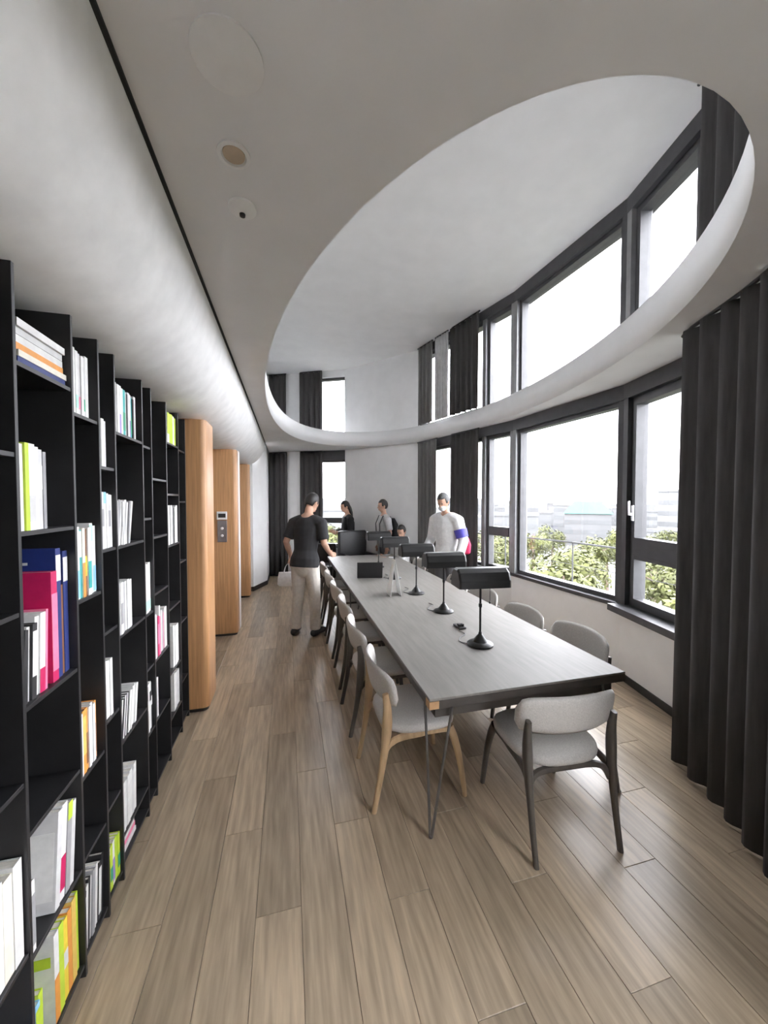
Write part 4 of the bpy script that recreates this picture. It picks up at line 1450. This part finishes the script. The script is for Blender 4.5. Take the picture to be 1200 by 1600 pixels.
old = person((2.19, 4.88, 0), R(118), 'grey-haired person in a white jacket with blue sleeve panel behind the table', scale=1.03, lean=3, head_tilt=24, head_turn=8, hair_mat=M_GREYHAIR,
             arms={-1: ((-.28, 0.0, 1.12), (-.30, 0.14, 0.93), (0.1, 1, -0.3)), 1: ((.27, 0.0, 1.12), (.22, 0.2, 0.98), (-0.2, 1, -0.3))}, shirt=M_WHITECLOTH, trousers=cmat('grey_trousers', (0.12, 0.12, 0.125), 0.9),
             long_sleeve=True, sleeve_r=0.012, extras=jacket_extra)
seat = copy_tree(dark_proto)
seat.location = (2.02, 6.36, 0)
seat.rotation_euler = (0, 0, R(85))
tag(seat, 'grey upholstered dark wood chair under the seated reader at the far end', 'chair', 'chairs around the reading table')
reader = person((2.00, 6.36, 0), R(88), 'dark-haired person in white seated at the far window side of the table', scale=0.965, head_tilt=20, head_turn=50, seated=True, shirt=M_WHITECLOTH, trousers=M_BLACKCLOTH, long_sleeve=True,
                arms={-1: ((-.24, 0.10, 1.14), (-.14, 0.33, 1.17), (0.3, 1, 0)), 1: ((.24, 0.10, 1.14), (.14, 0.33, 1.17), (-0.3, 1, 0))})

# ------------------------------------------------------------------ outside: balcony rail, trees, hazy town
GZ = -14.0
bm = bmesh.new()
box(bm, -600, 1500, -300, 1900, GZ - 0.5, GZ)
tag(obj('ground', bm, mat('hazy_ground', (0.045, 0.047, 0.04), 0.9, var=0.2, scale=0.05)), 'distant hazy ground beyond the trees', 'ground', kind='structure')

o_led = offs(T + 1.0)
o_led0 = offs(T + 0.005)
bm = bmesh.new()
loop = [(p.x, p.y) for p in o_led0[2:7]] + [(p.x, p.y) for p in reversed(o_led[2:7])]
prism(bm, loop[::-1], -0.25, -0.1)
tag(obj('balcony_slab', bm, mat('concrete', (0.3, 0.3, 0.29), 0.9)), 'concrete balcony ledge outside the window wall', 'balcony', kind='structure')
rail = empty('balcony_railing')
tag(rail, 'thin grey balcony railing outside the wide window', 'railing')
line = offs(T + 0.93)[2:7]
M_RAIL = mat('grey_rail', (0.05, 0.05, 0.05), 0.8)
for a, b in zip(line, line[1:]):
    bm = bmesh.new()
    tube(bm, [(a.x, a.y, 1.08), (b.x, b.y, 1.08)], [0.014, 0.014], 8, fwd=(0, 0, 1))
    obj('handrail', bm, M_RAIL, rail, smooth=True)
    for z in (0.75, 0.4):
        bm = bmesh.new()
        tube(bm, [(a.x, a.y, z), (b.x, b.y, z)], [0.004, 0.004], 6, fwd=(0, 0, 1))
        obj('wire', bm, M_RAIL, rail, smooth=True)
    n = max(1, int((b - a).length / 0.9))
    for k in range(n + (1 if b == line[-1] else 0)):
        p = a.lerp(b, k / n)
        bm = bmesh.new()
        tube(bm, [(p.x, p.y, -0.1), (p.x, p.y, 1.07)], [0.011, 0.011], 8)
        obj('post', bm, M_RAIL, rail, smooth=True)


def tree_meshes(seed):
    r = random.Random(seed)
    bm = bmesh.new()
    lobes = [(Vector((r.uniform(-1.4, 1.4), r.uniform(-1.4, 1.4), r.uniform(-1.0, 1.2))), r.uniform(0.9, 1.6)) for _ in range(7)]
    for _ in range(1700):
        c, rad = r.choice(lobes)
        v = Vector((r.gauss(0, 1), r.gauss(0, 1), r.gauss(0, 1))).normalized()
        p = c + v * rad * r.uniform(0.75, 1.02)
        s = r.uniform(0.10, 0.22)
        q = Vector((r.gauss(0, 1), r.gauss(0, 1), r.gauss(0, 0.6))).normalized()
        t = v.cross(q)
        if t.length < 0.1:
            continue
        t.normalize()
        w = t.cross(v).normalized() * s + v * r.uniform(-s, s) * 0.6
        t = t * s * 0.6
        bm.faces.new([bm.verts.new(p - w), bm.verts.new(p + t), bm.verts.new(p + w), bm.verts.new(p - t)])
    crown = bpy.data.meshes.new('crown')
    bm.to_mesh(crown)
    bm.free()
    return crown


M_LEAF = mat('yellow_green_leaves', (0.054, 0.060, 0.012), 0.8, var=0.25, scale=1.2, per_object=0.25)
M_BARK = mat('bark', (0.12, 0.09, 0.07), 0.9)
crowns = [tree_meshes(s) for s in (1, 2, 3)]
for c in crowns:
    c.materials.append(M_LEAF)
bm = bmesh.new()
tube(bm, [(0, 0, -9), (0.1, 0, -5), (0, 0.1, -1), (0, 0, 0.6)], [0.28, 0.22, 0.16, 0.06], 8)
for k in range(5):
    a = k * 1.3
    tube(bm, [(0, 0, -1.2 + k * .3), (0.7 * math.cos(a), 0.7 * math.sin(a), 0.1 + k * .1), (1.3 * math.cos(a), 1.3 * math.sin(a), 0.8)], [0.08, 0.05, 0.02], 6)
trunk_me = obj('trunk', bm, M_BARK, smooth=True)
trunk_data = trunk_me.data
bpy.data.objects.remove(trunk_me)
tr = random.Random(11)
spots = []
for k in range(400):
    d = tr.uniform(17, 60)
    a = R(tr.uniform(22, 58))
    if k % 9 == 0:
        a = R(tr.uniform(0, 14))
        d = tr.uniform(22, 60)
    p = Vector((d * math.sin(a), d * math.cos(a)))
    if all((p - q).length > 5.0 for q in spots):
        spots.append(p)
    if len(spots) >= 70:
        break
for k, p in enumerate(spots):
    d = p.length
    z = min(-2.6 - 0.0 * d, -2.6) + tr.uniform(-1.2, 0.5) - max(0, (20 - d)) * 0.15
    root = empty('tree', (p.x, p.y, GZ), tr.uniform(0, 6.3))
    s = tr.uniform(0.85, 1.3)
    root.scale = (s, s, 1)
    o = bpy.data.objects.new('crown', crowns[k % 3])
    COL.objects.link(o)
    o.parent = root
    o.location = (0, 0, z - GZ - 1.3)
    o = bpy.data.objects.new('trunk', trunk_data)
    COL.objects.link(o)
    o.parent = root
    o.location = (0, 0, z - GZ - 1.3)
    o.scale = (1, 1, (z - GZ - 1.3) / 9.0)
    tag(root, 'yellow green leafy treetop outside below the windows', 'tree', 'trees below the windows')

M_TOWN = mat('pale_hazy_facade', (0.095, 0.096, 0.098), 0.9, var=0.12, scale=0.02, per_object=0.12)  # distance haze put into the pale facade colour
M_TEAL = mat('teal_roof', (0.022, 0.105, 0.085), 0.8, var=0.1, scale=0.05)
M_DARKWIN = mat('hazy_window_bands', (0.065, 0.067, 0.069), 0.6, var=0.1, scale=0.1)


def building(x, y, w, d, h, rz, label, group=None, roof=None):
    root = empty('building', (x, y, GZ), rz)
    obj('walls', bbox(-w / 2, w / 2, -d / 2, d / 2, 0, h), M_TOWN, root)
    bm = bmesh.new()
    if roof:
        hexa(bm, [(-w / 2 - .6, -d / 2 - .6, h + 0.01), (w / 2 + .6, -d / 2 - .6, h + 0.01), (w / 2 + .6, d / 2 + .6, h + 0.01), (-w / 2 - .6, d / 2 + .6, h + 0.01),
                  (-w / 2 + 3, -0.5, h + 4.2), (w / 2 - 3, -0.5, h + 4.2), (w / 2 - 3, 0.5, h + 4.2), (-w / 2 + 3, 0.5, h + 4.2)])
        obj('roof', bm, roof, root)
    else:
        box(bm, -w / 2 - .2, w / 2 + .2, -d / 2 - .2, d / 2 + .2, h + 0.01, h + 0.8)
        box(bm, -w / 6, w / 6, -d / 6, d / 6, h + 0.81, h + 3.2)
        obj('roof', bm, M_TOWN, root)
    nb = max(1, int(h / 3.4))
    for k in range(nb):
        z = 1.0 + k * 3.4
        if z + 1.5 < h:
            bm = bmesh.new()
            box(bm, -w / 2 - .05, w / 2 + .05, -d / 2 - .05, d / 2 + .05, z, z + 1.4)
            obj('window_band', bm, M_DARKWIN, root)
    tag(root, label, 'building', group)
    return root


br = random.Random(5)
n = 0
town = []
for k in range(900):
    d = br.uniform(95, 420)
    a = R(br.uniform(24, 56)) if k % 7 else R(br.uniform(-2, 14))
    h = br.uniform(8, 13.5) + (d - 95) * 0.004 + (6 if k % 11 == 5 else 0)
    p = Vector((d * math.sin(a), d * math.cos(a)))
    if any((p - q).length < 25 for q in town) or (p - Vector((100.2, 111.6))).length < 26 or (p.length < 150 and abs(math.atan2(p.x, p.y) - R(43.2)) < R(6)):
        continue
    if len(town) > 95:
        break
    town.append(p)
    building(p.x, p.y, br.uniform(9, 19), br.uniform(9, 15), h, br.uniform(0, 3.1), 'pale block in the hazy town on the skyline', 'hazy town blocks on the skyline')
aa = R(43.2)
building(150 * math.sin(aa), 150 * math.cos(aa), 14, 12, 11.4, R(-42), 'long low building with a teal roof in the hazy town', roof=M_TEAL)

bpy.context.view_layer.update()
